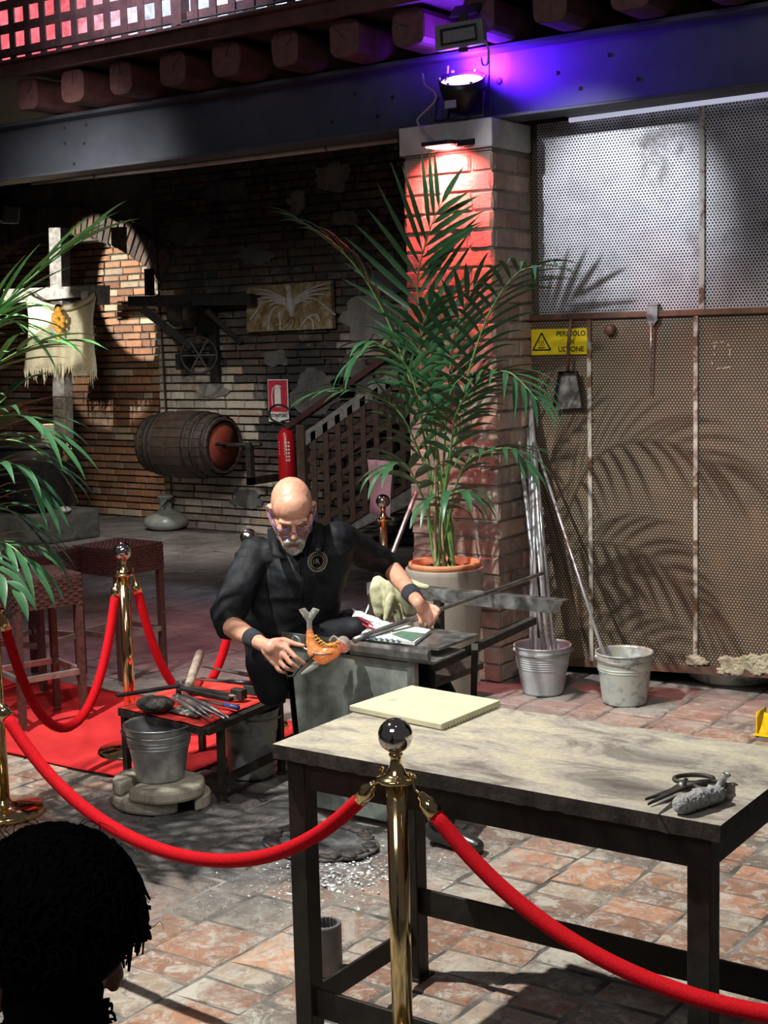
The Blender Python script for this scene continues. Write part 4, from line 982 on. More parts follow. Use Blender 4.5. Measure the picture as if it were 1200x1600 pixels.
lx = (TX0+.03, TX1-.03-LW); ly = (TY0+.02, TY1-.02-LW)
for a in lx:
    for b in ly:
        lg = part('leg', MB().box((a, b, .004), (a+LW, b+LW, TZ-.04)), M['table_frame'], wt, .003)
        part('foot_plate', MB().box((a-.012, b-.012, .001), (a+LW+.012, b+LW+.012, .008)), M['table_frame'], lg)
for b in (ly[0]+.003, ly[1]+LW-.013):
    part('apron', MB().box((lx[0]+LW, b, TZ-.115), (lx[1], b+.01, TZ-.04)), M['table_frame'], wt, .002)
for a in (lx[0]+.003, lx[1]+LW-.013):
    part('apron', MB().box((a, ly[0]+LW, TZ-.115), (a+.01, ly[1], TZ-.04)), M['table_frame'], wt, .002)
part('stretcher', MB().box((lx[0]+LW, ly[1]+.02, .20), (lx[1], ly[1]+.032, .28)), M['table_frame'], wt, .002)
part('stretcher', MB().box((lx[0]+LW, ly[0]+.02, .10), (lx[1], ly[0]+.032, .18)), M['table_frame'], wt, .002)
for a in lx: part('stretcher', MB().box((a+.02, ly[0]+LW, .10), (a+.032, ly[1], .165)), M['table_frame'], wt, .002)
# refractory board
q = [PZ(*p, TZ+.002) for p in ((546, 1111), (643, 1079), (782, 1103), (690, 1141))]
c = sum(q, V())/4; bd = thing('refractory_board', 'cream stained square board lying on the back left of the work table', 'board', c)
part('board', MB().prism(q, (0, 0, .017)), M['tile'], bd, .0025, fix=True)
mb = MB()
for i in range(20):
    p = q[3].lerp(q[2], (i+.3)/20.0); r = q[3].lerp(q[2], (i+.75)/20.0); out = (q[3]-q[0]).normalized()*.003
    mb.prism([p, r, r + out, p + out], (0, 0, .009))
part('serrated_edge', mb, M['tile'], bd, fix=True, kind='stuff')
# shears + brush on the table
def ring(c, rx, ry, ax, ay, r, m, parent, name, n=24, t0=0, t1=2*PI):
    pts = [V(c) + V(ax)*rx*math.cos(t0 + (t1-t0)*k/n) + V(ay)*ry*math.sin(t0 + (t1-t0)*k/n) for k in range(n+1)]
    return part(name, MB().tube(pts, r, 7, t1-t0 < 6.2), m, parent)
zt = TZ + .012
sc_ = thing('shears', 'black iron shears with ring handles lying open on the work table', 'shears', PZ(1065, 1235, zt))
pv = PZ(1066, 1233, zt)
for k, (tip, hpt) in enumerate((((1008, 1251), (1072, 1219)), ((1012, 1259), (1105, 1226)))):
    a, b = PZ(*tip, zt + .002 + .008*k), pv + V((0, 0, .004*k))
    d = (b - a).normalized(); s_ = d.cross(Z_)
    bl = part('blade', MB().prism([a, b - s_*.013, b + s_*.013], (0, 0, .006)), M['iron'], sc_, fix=True)
    hc = PZ(*( (1084, 1217) if k == 0 else (1110, 1227)), zt + .008)
    h0 = PZ(*hpt, zt + .008)
    part('shank', MB().tube([b, b.lerp(h0, .6) + V((0, 0, .004)), h0], [.009, .007, .006], 8), M['iron'], sc_)
    dd = RH*1.0; ring(hc, .045 if k == 0 else .036, .030, RH, FH, .0055, M['iron'], sc_, 'finger_ring')
part('pivot', MB().lathe([(.008, -.005), (.009, .015), (0, .017)], pv, n=12), M['steel'], sc_)
br = thing('wool_wrapped_tool', 'tool wrapped in grey steel wool beside the shears on the table', 'tool', PZ(1090, 1250, zt))
a, b, c2 = PZ(1066, 1257, TZ+.022), PZ(1120, 1240, TZ+.022), PZ(1134, 1212, TZ+.02)
fused('wool_head', MB().cap(a, b, .022, .02, 14).ell(a.lerp(b, .5) + V((0, 0, .004)), .022), M['wool'], br, .003, 2, disp=lambda p: .003*noise.noise(p*180))
part('handle', MB().tube([b, b.lerp(c2, .5) + V((0, 0, .004)), c2], [.011, .010, .006], 8), M['galv'], br)
ring(c2 + V((0, 0, .002)), .008, .010, RH, FH, .004, M['galv'], br, 'end_ring')
# ribbed cylinder under the table
c = PZ(510, 1518); c.z = 0
zc_h = .155; gc = thing('ribbed_pipe', 'short thick pipe with a ribbed bore standing under the work table', 'pipe', c)
n = 40; vo = []; R_o = .05
mb = MB(); nn = 80
outer0 = [c + V((R_o*math.cos(2*PI*i/nn), R_o*math.sin(2*PI*i/nn), .004)) for i in range(nn)]; outer1 = [p + V((0, 0, zc_h-.008)) for p in outer0]
outer2 = [c + V((.96*R_o*math.cos(2*PI*i/nn), .96*R_o*math.sin(2*PI*i/nn), zc_h)) for i in range(nn)]
inr = [(.036 if (i//2) % 2 else .040) for i in range(nn)]
in1 = [c + V((inr[i]*math.cos(2*PI*i/nn), inr[i]*math.sin(2*PI*i/nn), zc_h)) for i in range(nn)]; in0 = [p - V((0, 0, .1)) for p in in1]
vs = outer0 + outer1 + outer2 + in1 + in0
mb.add(vs, [(k*nn+i, k*nn+(i+1) % nn, (k+1)*nn+(i+1) % nn, (k+1)*nn+i) for k in range(4) for i in range(nn)] + [[4*nn+i for i in range(nn)], [i for i in range(nn)][::-1]])
part('pipe', mb, mat('dull_grey_pipe', (.13, .13, .125), (.2, .2, .19), .55, .3, 12), gc, fix=True)

# ================================================================== STANCHIONS AND ROPES
def stanchion(x, y, label, top=1.0):
    t = thing('stanchion', label, 'stanchion', (x, y, 0), 'brass rope stanchions'); c = V((x, y, .004)); h = top - .004
    part('base', MB().lathe([(0, 0), (.16, 0), (.163, .012), (.155, .026), (.06, .036), (.03, .05), (.027, .06), (0, .06)], c, n=40), M['brass'], t)
    part('pole', MB().lathe([(0, .04), (.0255, .04), (.0255, h-.155), (0, h-.155)], c, n=28), M['brass'], t)
    part('collar', MB().lathe([(.0, h-.16), (.045, h-.155), (.049, h-.15), (.047, h-.144), (.03, h-.14), (.024, h-.135), (.016, h-.115), (.013, h-.1), (.014, h-.095), (.018, h-.088), (.013, h-.083), (0, h-.08)], c, n=32), M['brass'], t)
    part('ball', MB().ell(c + V((0, 0, h-.042)), .042, n=36, m=24), M['ball_chrome'], t)
    return c + V((0, 0, h-.15))
near = PZ(617, 1122, 1.0); S_near = stanchion(near.x, near.y, 'brass rope stanchion with a large ball in front of the work table')
fb = PZ(207, 1178); S_far = stanchion(fb.x, fb.y, 'brass stanchion on the red carpet beside the dark rattan stool')
lb_ = PZ(7, 1272); S_left = stanchion(lb_.x, lb_.y, 'brass stanchion with round base at the left edge by the dark hair')
b3 = PZ(388, 826, 1.0); S_3 = stanchion(b3.x, b3.y, "brass stanchion mostly hidden behind the seated man's shoulder")
b4 = PZ(598, 772, 1.0); S_4 = stanchion(b4.x, b4.y, 'distant brass stanchion next to the pink sheet by the plant')
lft = PZ(-26, 1080, .85); S_l2 = stanchion(lft.x, lft.y, 'brass stanchion at the left edge hidden behind the curly-haired spectator')
rgt = V((near.x, near.y, 0)) + (V((near.x, near.y, 0)) - V((lft.x, lft.y, 0)))*1.0; S_r2 = stanchion(rgt.x, rgt.y, 'brass stanchion just outside the right edge')
def rope(a, b, sag, label, r=.019, clips=(True, True)):
    a, b = V(a), V(b); d = (b - a); d.z = 0; d.normalize(); a = a + d*.048; b = b - d*.048
    mid = (a+b)/2 + V((0, 0, -sag)); t = thing('velvet_rope', label, 'rope', mid, 'red velvet barrier ropes')
    n = 40; pts = []
    for i in range(n+1):
        u_ = i/n; pts.append(a.lerp(b, u_) + V((0, 0, -sag*4*u_*(1-u_)*(1 + .25*(1 - 4*u_*(1-u_))))))
    # cut ends for the brass ferrules
    L_ = [0]
    for i in range(n): L_.append(L_[-1] + (pts[i+1]-pts[i]).length)
    def at(s):
        for i in range(n):
            if L_[i+1] >= s: return pts[i].lerp(pts[i+1], (s-L_[i])/(L_[i+1]-L_[i]))
        return pts[-1]
    tot = L_[-1]; k = 44
    part('rope', MB().tube([at(.085 + (tot-.17)*i/k) for i in range(k+1)], r, 14), M['velvet'], t)
    for s0, s1, s2 in ((.03, .055, .095), (tot-.03, tot-.055, tot-.095)):
        p, q, r_ = at(s0), at(s1), at(s2); ax = (r_-p).normalized(); ln = (r_-p).length
        part('ferrule', MB().lathe([(0, 0), (.008, 0), (.011, .008), (.013, .018), (r+.0005, .026), (r+.002, ln), (r-.002, ln)], p, ax, 18), M['brass'], t)
        e = at(0 if s0 < 1e9 and s0 < tot/2 else tot); e2 = e + V((0, 0, .006)); dd = (e - p)
        part('hook', MB().tube(spline([p, p.lerp(e, .6) + V((0, 0, -.006)), e + V((0, 0, .004)), e + dd.normalized()*.012 + V((0, 0, .014)), e + V((0, 0, .018)) - dd.normalized()*.004], 4), .0035, 6), M['brass'], t)
    return t
rope(S_l2, S_near, .35, 'long red velvet rope swooping from the left edge to the front stanchion')
rope(S_near, S_r2, .335, 'red velvet rope hanging from the front stanchion to the right edge')
rope(S_left, S_far, .60, 'red velvet rope sagging deep in front of the left rattan stool', r=.021)
rope(S_far, S_3, .62, "red velvet rope from the carpet stanchion going behind the tool table", r=.021)

# ================================================================== STOOLS, CARPET
def stool(c, ang, label, s=.36, H_=.77):
    t = thing('bar_stool', label, 'stool', (c[0], c[1], 0), 'dark rattan bar stools')
    R = Matrix.Rotation(ang, 3, 'Z'); c = V((c[0], c[1], 0)); q = lambda x, y, z: c + R @ V((x, y, z)); h = s/2
    def bx(x0, y0, z0, x1, y1, z1):
        mb = MB().box((x0, y0, z0), (x1, y1, z1)); mb.v = [c + R @ v for v in mb.v]; return mb
    part('seat', bx(-h, -h, H_-.012, h, h, H_-.004), M['rattan'], t, .004)
    n = 24                                            # woven top and sides: strands over and under
    w = MB()
    for i in range(n):
        y0 = -h + s*i/n
        for j in range(n):
            x0 = -h + s*j/n; up = .003 if (i+j) % 2 else -.001
            a = MB().box((x0+.001, y0+.001, H_-.006), (x0+s/n-.001, y0+s/n-.001, H_+up)); a.v = [c + R @ v for v in a.v]; w.add(a.v, a.f)
    part('woven_top', w, M['rattan'], t, kind='stuff')
    w = MB(); rows = 9
    for side in range(4):
        Rs = Matrix.Rotation(side*PI/2, 3, 'Z')
        for i in range(rows):
            z0 = H_ - .155 + .145*i/rows
            for j in range(14):
                x0 = -h + s*j/14; o_ = .004 if (i+j) % 2 else .0
                a = MB().box((x0, -h-o_, z0+.001), (x0+s/14, -h+.008, z0+.145/rows-.001)); a.v = [c + R @ (Rs @ v) for v in a.v]; w.add(a.v, a.f)
    part('woven_apron', w, M['rattan'], t, kind='stuff')
    lw = .035
    for sx in (-1, 1):
        for sy in (-1, 1):
            x0, y0 = sx*(h-lw/2), sy*(h-lw/2)
            l = part('leg', bx(x0-lw/2, y0-lw/2, .025, x0+lw/2, y0+lw/2, H_-.155), M['rattan'], t, .003)
            part('foot', bx(x0-lw/2+.003, y0-lw/2+.003, .004, x0+lw/2-.003, y0+lw/2-.003, .026), M['stool_metal'], l)
    for k in range(4):
        Rs = Matrix.Rotation(k*PI/2, 3, 'Z'); mb = MB().box((-h+lw, -h+.004, .255), (h-lw, -h+.026, .285)); mb.v = [c + R @ (Rs @ v) for v in mb.v]
        part('footrest', mb, M['stool_metal'], t, .002)
def mid(a, b): return ((a.x+b.x)/2, (a.y+b.y)/2)
f1, f3 = PZ(40, 1148), PZ(131, 1130); d = f3 - f1; a1 = math.atan2(d.y, d.x); nrm = V((-d.y, d.x, 0)).normalized()
c1 = (f1+f3)/2 + nrm*(.17); stool(c1, a1, 'left dark woven rattan bar stool, behind the sagging rope')
f1, f3 = PZ(184, 1073), PZ(266, 1050); d = f3 - f1; a1 = math.atan2(d.y, d.x); nrm = V((-d.y, d.x, 0)).normalized()
c1 = (f1+f3)/2 + nrm*(.17); stool(c1, a1, 'dark woven rattan bar stool behind the far brass stanchion')
c1 = PZ(-25, 885, .77); stool((c1.x - .2, c1.y + .5), a1 + .2, 'third rattan stool at the very left edge behind the palm')
g = []
cx0, cx1, cy0, cy1 = -8.0, -4.22, 4.28, 5.38
for i in range(61):
    row = []
    for j in range(19):
        u_, v = i/60, j/18; x = cx0 + (cx1-cx0)*u_; y = cy0 + (cy1-cy0)*v + (.22*(u_ > .92)*(1-v)*0)
        z = .010 + .006*max(0, noise.noise(V((x*2.2, y*7, 0)))) + .008*max(0, noise.noise(V((x*5 + y*4, y*2.2, 4))))
        row.append(V((x + .02*noise.noise(V((y*3, 0, 1))), y + .015*noise.noise(V((x*2, 1, 1))), z)))
    g.append(row)
single('red_carpet', MB().sheet(g), M['carpet'], 'wrinkled red carpet runner on the floor under the stools', 'carpet', (-6, 4.9, 0), solid=.006)

# ================================================================== BUCKETS, STONES
def bucket(c, h, rt, rb, m, label, tilt=(0, 0), ribs=(.62, .68, .74), group=None, handle=1, smooth_ribs=False):
    c = V(c); ax = V((tilt[0], tilt[1], 1)).normalized()
    t = thing('bucket', label, 'bucket', c, 'metal buckets')
    r = lambda z: rb + (rt-rb)*z/h
    prof = [(0, .006), (rb-.004, .006), (rb, 0), (rb, .004)]
    zz = [i/80 for i in range(1, 80)]
    for z in zz:
        k = sum(math.exp(-((z - q)/.013)**2) for q in ribs); prof.append((r(z*h) + .0042*k, z*h))
    prof += [(rt, h-.004), (rt+.005, h), (rt+.004, h+.006), (rt-.002, h+.005), (rt-.005, h-.006), (r(h*.5)-.004, h*.5), (rb-.005, .012), (0, .012)]
    part('pail', MB().lathe(prof, c, ax, 40), m, t)
    s_, q_ = frame(ax); hx = RH if handle == 1 else FH; hx = (hx - ax*hx.dot(ax)).normalized(); hy = ax.cross(hx)
    for sg in (-1, 1):
        p = c + ax*(h*.92) + hx*sg*(r(h*.92)+.004)
        part('handle_lug', MB().lathe([(.013, -.004), (.013, .004), (0, .006)], p, hx*sg, 12), m, t)
    pts = [c + ax*(h*.93) + hx*(rt+.012)*math.cos(a) - hy*(rt+.010)*math.sin(a)*.99 - ax*.012*math.sin(a) for a in [PI*k/20 for k in range(21)]]
    part('handle', MB().tube(pts, .0035, 6), M['steel'], t)
    return t
bc1 = PZ(840, 1086); bucket((bc1.x, bc1.y+.06, .004), .255, .150, .108, M['pale_galv'], 'pale ribbed bucket holding the bundle of steel rods', ribs=(.55, .6, .65, .7, .75, .8, .85, .9))
bc2 = PZ(968, 1102); bucket((bc2.x, bc2.y+.06, .004), .262, .145, .112, M['galv_dirty'], 'stained galvanised bucket with a single rod by the screen', ribs=(.66, .71))
# steel rods in the bundle
tops = [(808, 604, 6.93), (813, 600, 6.93), (822, 640, 6.95), (826, 655, 6.95), (812, 668, 6.9), (818, 690, 6.9), (806, 690, 6.8), (829, 700, 6.95), (824, 690, 6.9)]
for i, (px, py, Y) in enumerate(tops):
    a = V((bc1.x + .085*math.cos(i*2.4)*(.5+.5*(i % 2)), bc1.y + .06 + .075*math.sin(i*2.4), .02)); b = PY(px, py, Y)
    b.x = max(b.x, -3.845) if b.y > 6.5 else b.x
    t = single('steel_rod', MB().tube([a, b], .009 if i % 3 else .0115, 8), M['bright_steel'], 'long steel rod in the bundle leaning from the pale ribbed bucket', 'rod', a, 'bundled steel rods')
a, b = PY(946, 1030, bc2.y+.02), PY(822, 648, 6.93); a = a + (a-b).normalized()*.2
single('steel_rod', MB().tube([a, b], [.010, .007], 8), M['bright_steel'], 'single steel rod slanting from the stained bucket to the screen', 'rod', a)
# bucket on stones
s0 = PZ(251, 1214, .117)
def slab(c, rx, ry, z0, z1, a0, a1, name, seed, label):
    r = random.Random(seed); P = []; n = 22
    for i in range(n+1):
        a = a0 + (a1-a0)*i/n; k = 1 + .05*noise.noise(V((math.cos(a)*2, math.sin(a)*2, seed)))
        P.append(V((c[0] + rx*k*math.cos(a), c[1] + ry*k*math.sin(a), z0)))
    return single(name, MB().prism(P, (0, 0, z1-z0)), M['stone'], label, 'stone', (c[0], c[1], z0), bevel=.014)
slab((s0.x-.03, s0.y-.01), .19, .16, .003, .058, PI*.62, PI*1.90, 'stone_slab', 1, 'lower left half-round stone slab under the shiny bucket')
slab((s0.x+.03, s0.y+.03), .17, .15, .003, .058, -PI*.08, PI*.58, 'stone_slab', 2, 'lower right stone slab piece under the shiny bucket')
slab((s0.x-.04, s0.y+.0), .175, .16, .060, .115, PI*.7, PI*1.42, 'stone_slab', 3, 'upper left stone slab piece under the shiny bucket')
slab((s0.x+.02, s0.y-.015), .19, .165, .060, .115, -PI*.56, PI*.68, 'stone_slab', 4, 'upper right stone slab under the shiny bucket')
bucket((s0.x, s0.y, .117), .225, .140, .098, M['galv'], 'shiny galvanised bucket standing on round stone slabs', ribs=(.64, .70, .76))
s1 = PZ(393, 1205, .02); bucket((s1.x, s1.y, .004), .30, .130, .095, M['galv_dirty'], 'dark stained bucket below the red-covered tool table', ribs=(.70, .75), handle=0)
single('dark_rag', MB().ell((s1.x, s1.y, .29), (.09, .09, .035), n=10, m=6).ell((s1.x+.03, s1.y, .32), (.05, .03, .04), n=8, m=5), M['black_iron'], 'dark rag stuffed in the stained bucket under the tool table', 'rag', (s1.x, s1.y, .26))

# ================================================================== TOOL TABLE
TT = .352
A_, B_, D_ = PZ(322, 1137, TT), PZ(442, 1086, TT), PZ(188, 1106, TT); C_ = B_ + D_ - A_
C_ = A_.lerp(C_, 1.0)
tt = thing('tool_table', 'low iron table with a red cloth, covered with glassmaking tools', 'table', (A_ + C_)/2 - V((0, 0, TT)))
def barp(p, q, w_, h_, m, nm, dz=0): part(nm, MB().bar(p + V((0, 0, dz)), q + V((0, 0, dz)), w_, h_), m, tt, .002)
for p, q in ((A_, B_), (B_, C_), (C_, D_), (D_, A_)): barp(p, q, .03, .03, M['iron'], 'frame_bar', -.017)
part('tray', MB().prism([A_, B_, C_, D_], (0, 0, -.006)), M['iron'], tt, fix=True)
ctr = (A_ + C_)/2
for p in (A_ + (B_-A_)*.18 , B_, C_, D_):
    f = p.lerp(ctr, .05); f = V((f.x, f.y, .006)); l = part('leg', MB().bar(f, f + V((0, 0, TT-.03)), .026, .026), M['iron'], tt)
    part('foot', MB().lathe([(.026, 0), (.028, .006), (0, .008)], f - V((0, 0, .004)), n=10), M['iron'], l)
pa_, pb_ = A_ + (B_-A_)*.2, B_
part('lower_rail', MB().bar(V((pa_.x, pa_.y, .10)), V((pb_.x, pb_.y, .10)), .02, .035), M['iron'], tt)
g = []
for i in range(25):
    row = []
    for j in range(17):
        u_, v = -.02 + 1.04*i/24, .03 + .96*j/16; p = A_ + (B_-A_)*u_ + (D_-A_)*v
        p = p + V((0, 0, .004 + .010*max(0, noise.noise(V((u_*4, v*6, 2)))))) ; row.append(p)
    g.append(row)
single('red_cloth', MB().sheet(g), M['red_cloth'], 'red cloth spread over the low tool table', 'cloth', ctr, solid=.003)
tz = TT + .022
def TP(px, py, dz=0): return PZ(px, py, tz + dz)
def tool(name, label, cat, base=(300, 1090)): return thing(name, label, cat, TP(*base))
# charred wooden block
c = TP(240, 1100, .022)
t = tool('charred_block', 'cracked charred wooden shaping block on the left corner of the tool table', 'block', (240, 1104))
fused('block', MB().ell(c, (.085, .06, .034), n=20, m=12).ell(c + RH*.03, (.06, .055, .03), n=16, m=10), M['charred'], t, .004, 3, disp=lambda p: .004*noise.noise(p*40) + .003*noise.noise(p*110))
# two long black jacks at the back
t = tool('wooden_paddle', 'flat black iron paddle pointing left from the tool table', 'paddle', (270, 1075))
part('blade', MB().bar(TP(182, 1087, .05), TP(278, 1072, .045), .035, .012), M['black_iron'], t, .003)
t = tool('long_jacks', 'long black two-bladed jacks lying across the red cloth', 'jacks', (330, 1085))
part('bend', MB().bar(TP(277, 1066, .04), TP(279, 1080, .03), .02, .018), M['black_iron'], t, .003)
part('blade', MB().bar(TP(279, 1074, .035), TP(362, 1093, .02), .03, .018), M['black_iron'], t, .004)
part('blade', MB().bar(TP(281, 1070, .03), TP(364, 1086, .02), .022, .012), M['iron'], t, .003)
part('tip', MB().bar(TP(360, 1089, .02), TP(366, 1091, .02), .02, .022), mat('raw_wood_tip', (.35, .25, .17), None, .7), t)
t = tool('wooden_mallet', 'worn round wooden handle standing up behind the tool table', 'mallet', (296, 1070))
part('handle', MB().tube([TP(294, 1074, .03), PZ(312, 1022, tz + .06)], [.019, .022], 12), mat('worn_wood', (.24, .18, .13), (.42, .34, .27), .8, 0, 30, .5, 90), t)
part('head', MB().bar(TP(287, 1069, .02), TP(299, 1072, .02), .03, .045), M['iron'], t, .006)
t = tool('metal_block', 'small square metal block on the red cloth beside the jacks', 'block', (377, 1092))
part('block', MB().box(TP(374, 1092, 0) - V((.035, .02, .0)), TP(374, 1092, 0) + V((.03, .02, .045))), M['iron'], t, .004)
t = tool('green_metal_plate', 'small dark green metal plate standing behind the metal block', 'plate', (390, 1086))
part('plate', MB().box(TP(390, 1086, 0) - V((.03, .006, 0)), TP(390, 1086, 0) + V((.035, .006, .042))), mat('dark_green_metal', (.02, .035, .03), (.04, .06, .05), .5, .3, 20), t, .003)
for k, (pts, lab) in enumerate([(((276, 1090), (300, 1104), (327, 1122)), 'dull steel jacks, blades spread open at the front of the tool table'),
                                (((283, 1086), (318, 1103), (354, 1122)), 'second dull steel jacks crossing the white card')]):
    t = tool('steel_jacks', lab, 'jacks', pts[1])
    p, q, r = [TP(*a, .012) for a in pts]; s_ = (r-p).normalized().cross(Z_)
    part('spring', MB().tube(spline([p + s_*.012, p - (q-p)*.18, p - s_*.012], 4), .008, 6), M['steel'], t)
    for sg in (-1, 1):
        part('blade', MB().tube([p + s_*.012*sg, q + s_*.016*sg, r + s_*.010*sg], [.008, .010, .004], 8), M['steel'], t)
for k, (a, b, lab) in enumerate([((395, 1068), (300, 1060), 'tweezers with a black grip lying on the back of the red cloth'), ((412, 1059), (318, 1041), 'thin pointed tongs beside the tweezers at the back of the tool table'),
                                 ((372, 1106), (318, 1094), 'tool with blue handle at the front right of the red cloth')]):
    t = tool('tweezers' if k < 2 else 'blue_handled_tool', lab, 'tweezers' if k < 2 else 'tool', a)
    p, q = TP(*a, .03 if k < 2 else .012), TP(*b, .04 if k < 2 else .012)
    part('grip', MB().tube([p, p.lerp(q, .4)], [.012, .010], 8), mat('blue_grip', (.03, .06, .2), None, .3) if k == 2 else M['lamp_black'], t)
    part('prong', MB().tube([p.lerp(q, .38) + V((0, .008, 0)), q], [.006, .002], 6), M['iron'], t)
    part('prong', MB().tube([p.lerp(q, .38) - V((0, .008, 0)), q - V((0, .012, 0))], [.006, .002], 6), M['iron'], t)
q = [TP(*p, -.012) for p in ((260, 1108), (330, 1105), (350, 1118), (295, 1121))]
t = tool('burnt_cork_pad', 'scorched white and black pad lying at the front of the red cloth', 'pad', (300, 1112))
q = [TP(*p, -.006) for p in ((259, 1111), (283, 1105), (331, 1112), (306, 1122))]
part('pad', MB().prism(q, (0, 0, .008)), mat('scorched_pad', (.05, .045, .04), (.1, .09, .08), .8, 0, 22, .3, 60, c3=(.7, .66, .52), lo=.42, hi=.6), t, .002, fix=True)
# dark red dish at the right end
c = TP(426, 1066, .03); t = tool('red_tin', 'dark red tin tray standing at the right end of the tool table', 'tray', (426, 1075))
part('tray', MB().box(c - V((.05, .06, .035)), c + V((.05, .05, .03))), mat('dark_red_tin', (.10, .012, .01), (.16, .02, .016), .35, .2, 10), t, .012)

# ================================================================== GLASSMAKER'S BENCH
bn = thing('glassmaker_bench', 'steel glassmaking bench with two long rails and a mottled zinc side plate', 'bench', (-3.25, 4.8, 0))
RZ = .735
f0, f1 = PY(441, 991, 4.35), PY(672, 1012, 4.35); f0.z = f1.z = RZ
part('front_rail', MB().bar(f0 + V((0, 0, -.02)), f1 + V((0, 0, -.02)), .012, .045), M['steel'], bn, .002)
trx0, trx1 = PY(548, 1000, 4.35).x, f1.x
n = 10; g = []
for k in range(9):
    a = PI*.5*k/8; g.append([V((x, 4.35 + .012 - .026 + .026*math.cos(a)*-1 + .0, RZ - .03 - .03*math.sin(a) + .03)) for x in (trx0, trx1)])
tr_prof = [(4.335, RZ+.004), (4.330, RZ-.01), (4.332, RZ-.035), (4.345, RZ-.052), (4.37, RZ-.058), (4.60, RZ-.05), (4.60, RZ-.044), (4.37, RZ-.05), (4.348, RZ-.045), (4.339, RZ-.032), (4.338, RZ-.01), (4.341, RZ+.004)]
part('tray', MB().prism([V((trx0, y, z)) for y, z in tr_prof], (trx1-trx0, 0, 0)), M['steel'], bn, fix=True)
part('shelf', MB().box((trx0-.0, 4.44, RZ-.02), (trx1-.02, 4.74, RZ-.01)), M['steel'], bn)
px0, px1 = PY(442, 1050, 4.35).x, PY(636, 1050, 4.35).x
b0x = PY(472, 1280, 4.35).x
part('side_plate', MB().prism([V((px0, 4.36, RZ-.06)), V((px1, 4.36, RZ-.06)), V((px1, 4.36, .03)), V((b0x, 4.36, .03))], (0, .006, 0)), M['zinc_plate'], bn, fix=True)
part('plate_edge', MB().box((px1, 4.35, .0), (px1+.035, 4.375, RZ-.055)), M['steel'], bn)
part('leg', MB().bar(V((px0+.02, 4.375, RZ-.05)), V((b0x+.0, 4.375, .004)), .03, .03, (0, 1, 0)), M['iron'], bn)
part('seat_board', MB().box((-3.78, 4.42, .47), (-3.1, 5.15, .50)), M['dark_wood'], bn, .005)
r0, r1 = PY(576, 916, 5.2), PY(880, 948, 5.2); r0.z = r1.z = .765
r0.x = -3.74
part('back_rail', MB().prism([r0 + V((0, -.012, .02)), r1 + V((0, -.012, .02)), r1 + V((-.035, -.012, -.03)), r0 + V((0, -.012, -.03))], (0, .012, 0)).prism([r0 + V((0, -.012, .02)), r1 + V((0, -.012, .02)), r1 + V((0, .05, .02)), r0 + V((0, .05, .02))], (0, 0, .006)), M['steel'], bn, fix=True)
for xx in (r0.x+.03, PY(686, 960, 5.2).x):
    part('leg', MB().bar(V((xx, 5.2, .004)), V((xx, 5.2, .745)), .035, .035), M['iron'], bn)
q0, q1 = PY(677, 975, 4.72), PY(706, 1082, 4.6)
q0.z = .70
part('brace', MB().bar(V((f1.x+.03, 4.62, .70)), PZ(738, 1190, .004), .025, .03), M['iron'], bn)
part('leg', MB().bar(V((f0.x-.3, 5.0, .004)), V((f0.x-.3, 5.0, .48)), .04, .04), M['iron'], bn)
part('leg', MB().bar(V((-3.48, 4.5, .004)), V((-3.48, 4.5, .48)), .04, .04), M['iron'], bn)
part('cross_member', MB().bar(V((f1.x-.03, 4.42, RZ-.08)), V((f1.x-.03, 5.2, RZ-.04)), .03, .03), M['iron'], bn)
part('back_stay', MB().tube([PY(583, 935, 5.2), PY(560, 985, 5.2), PY(552, 1002, 5.15)], .009, 8), M['steel'], bn)
# newspapers on the tray
npz = RZ - .006
def NP(px, py, dz=0): return PZ(px, py, npz + dz)
t = thing('newspaper', 'folded newspaper with a dark green picture page on the bench tray', 'newspaper', NP(600, 1000))
q = [NP(*p) for p in ((560, 998), (612, 977), (673, 988), (648, 1008))]
part('pages', MB().prism(q, (0, 0, .012)), M['paper'], t, fix=True)
q2 = [NP(*p, .0135) for p in ((612, 991), (628, 986), (664, 990), (644, 1002))]
part('picture', MB().prism(q2, (0, 0, .001)), M['paper_green'], t, fix=True)
mb = MB()
for k in range(6):
    a, b = NP(576 + k*9, 995 + k*.9, .014), NP(580 + k*9, 999 + k*.9, .014); mb.bar(a, b, .008, .001)
    mb.bar(NP(576+k*9, 999+k, .014), NP(582+k*9, 996.5+k, .014), .005, .001)
part('headline', mb, mat('headline_blue', (.05, .1, .14), None, .7), t)
t = thing('crumpled_newspaper', 'crumpled sheet of red and white newspaper standing beside the glove', 'newspaper', NP(570, 985))
g = []
for i in range(9):
    row = []
    for j in range(7):
        u_, v = i/8, j/6; p = PY(550 + 62*u_, 992 - 42*v*(1-.55*u_) + 2*u_, 4.50 + .08*v)
        row.append(p + V((0, .03*noise.noise(V((u_*4, v*3, 1))), .008*noise.noise(V((u_*5, v*5, 8))))))
    g.append(row)
part('sheet', MB().sheet(g, smooth=False), M['paper'], t, solid=.002)
mb = MB()
for a, b in (((556, 968), (575, 980)), ((560, 964), (583, 978)), ((566, 975), (590, 985))):
    mb.bar(PY(*a, 4.53), PY(*b, 4.50), .006, .002, (0, -1, 0))
part('print', mb, M['sign_red'], t)
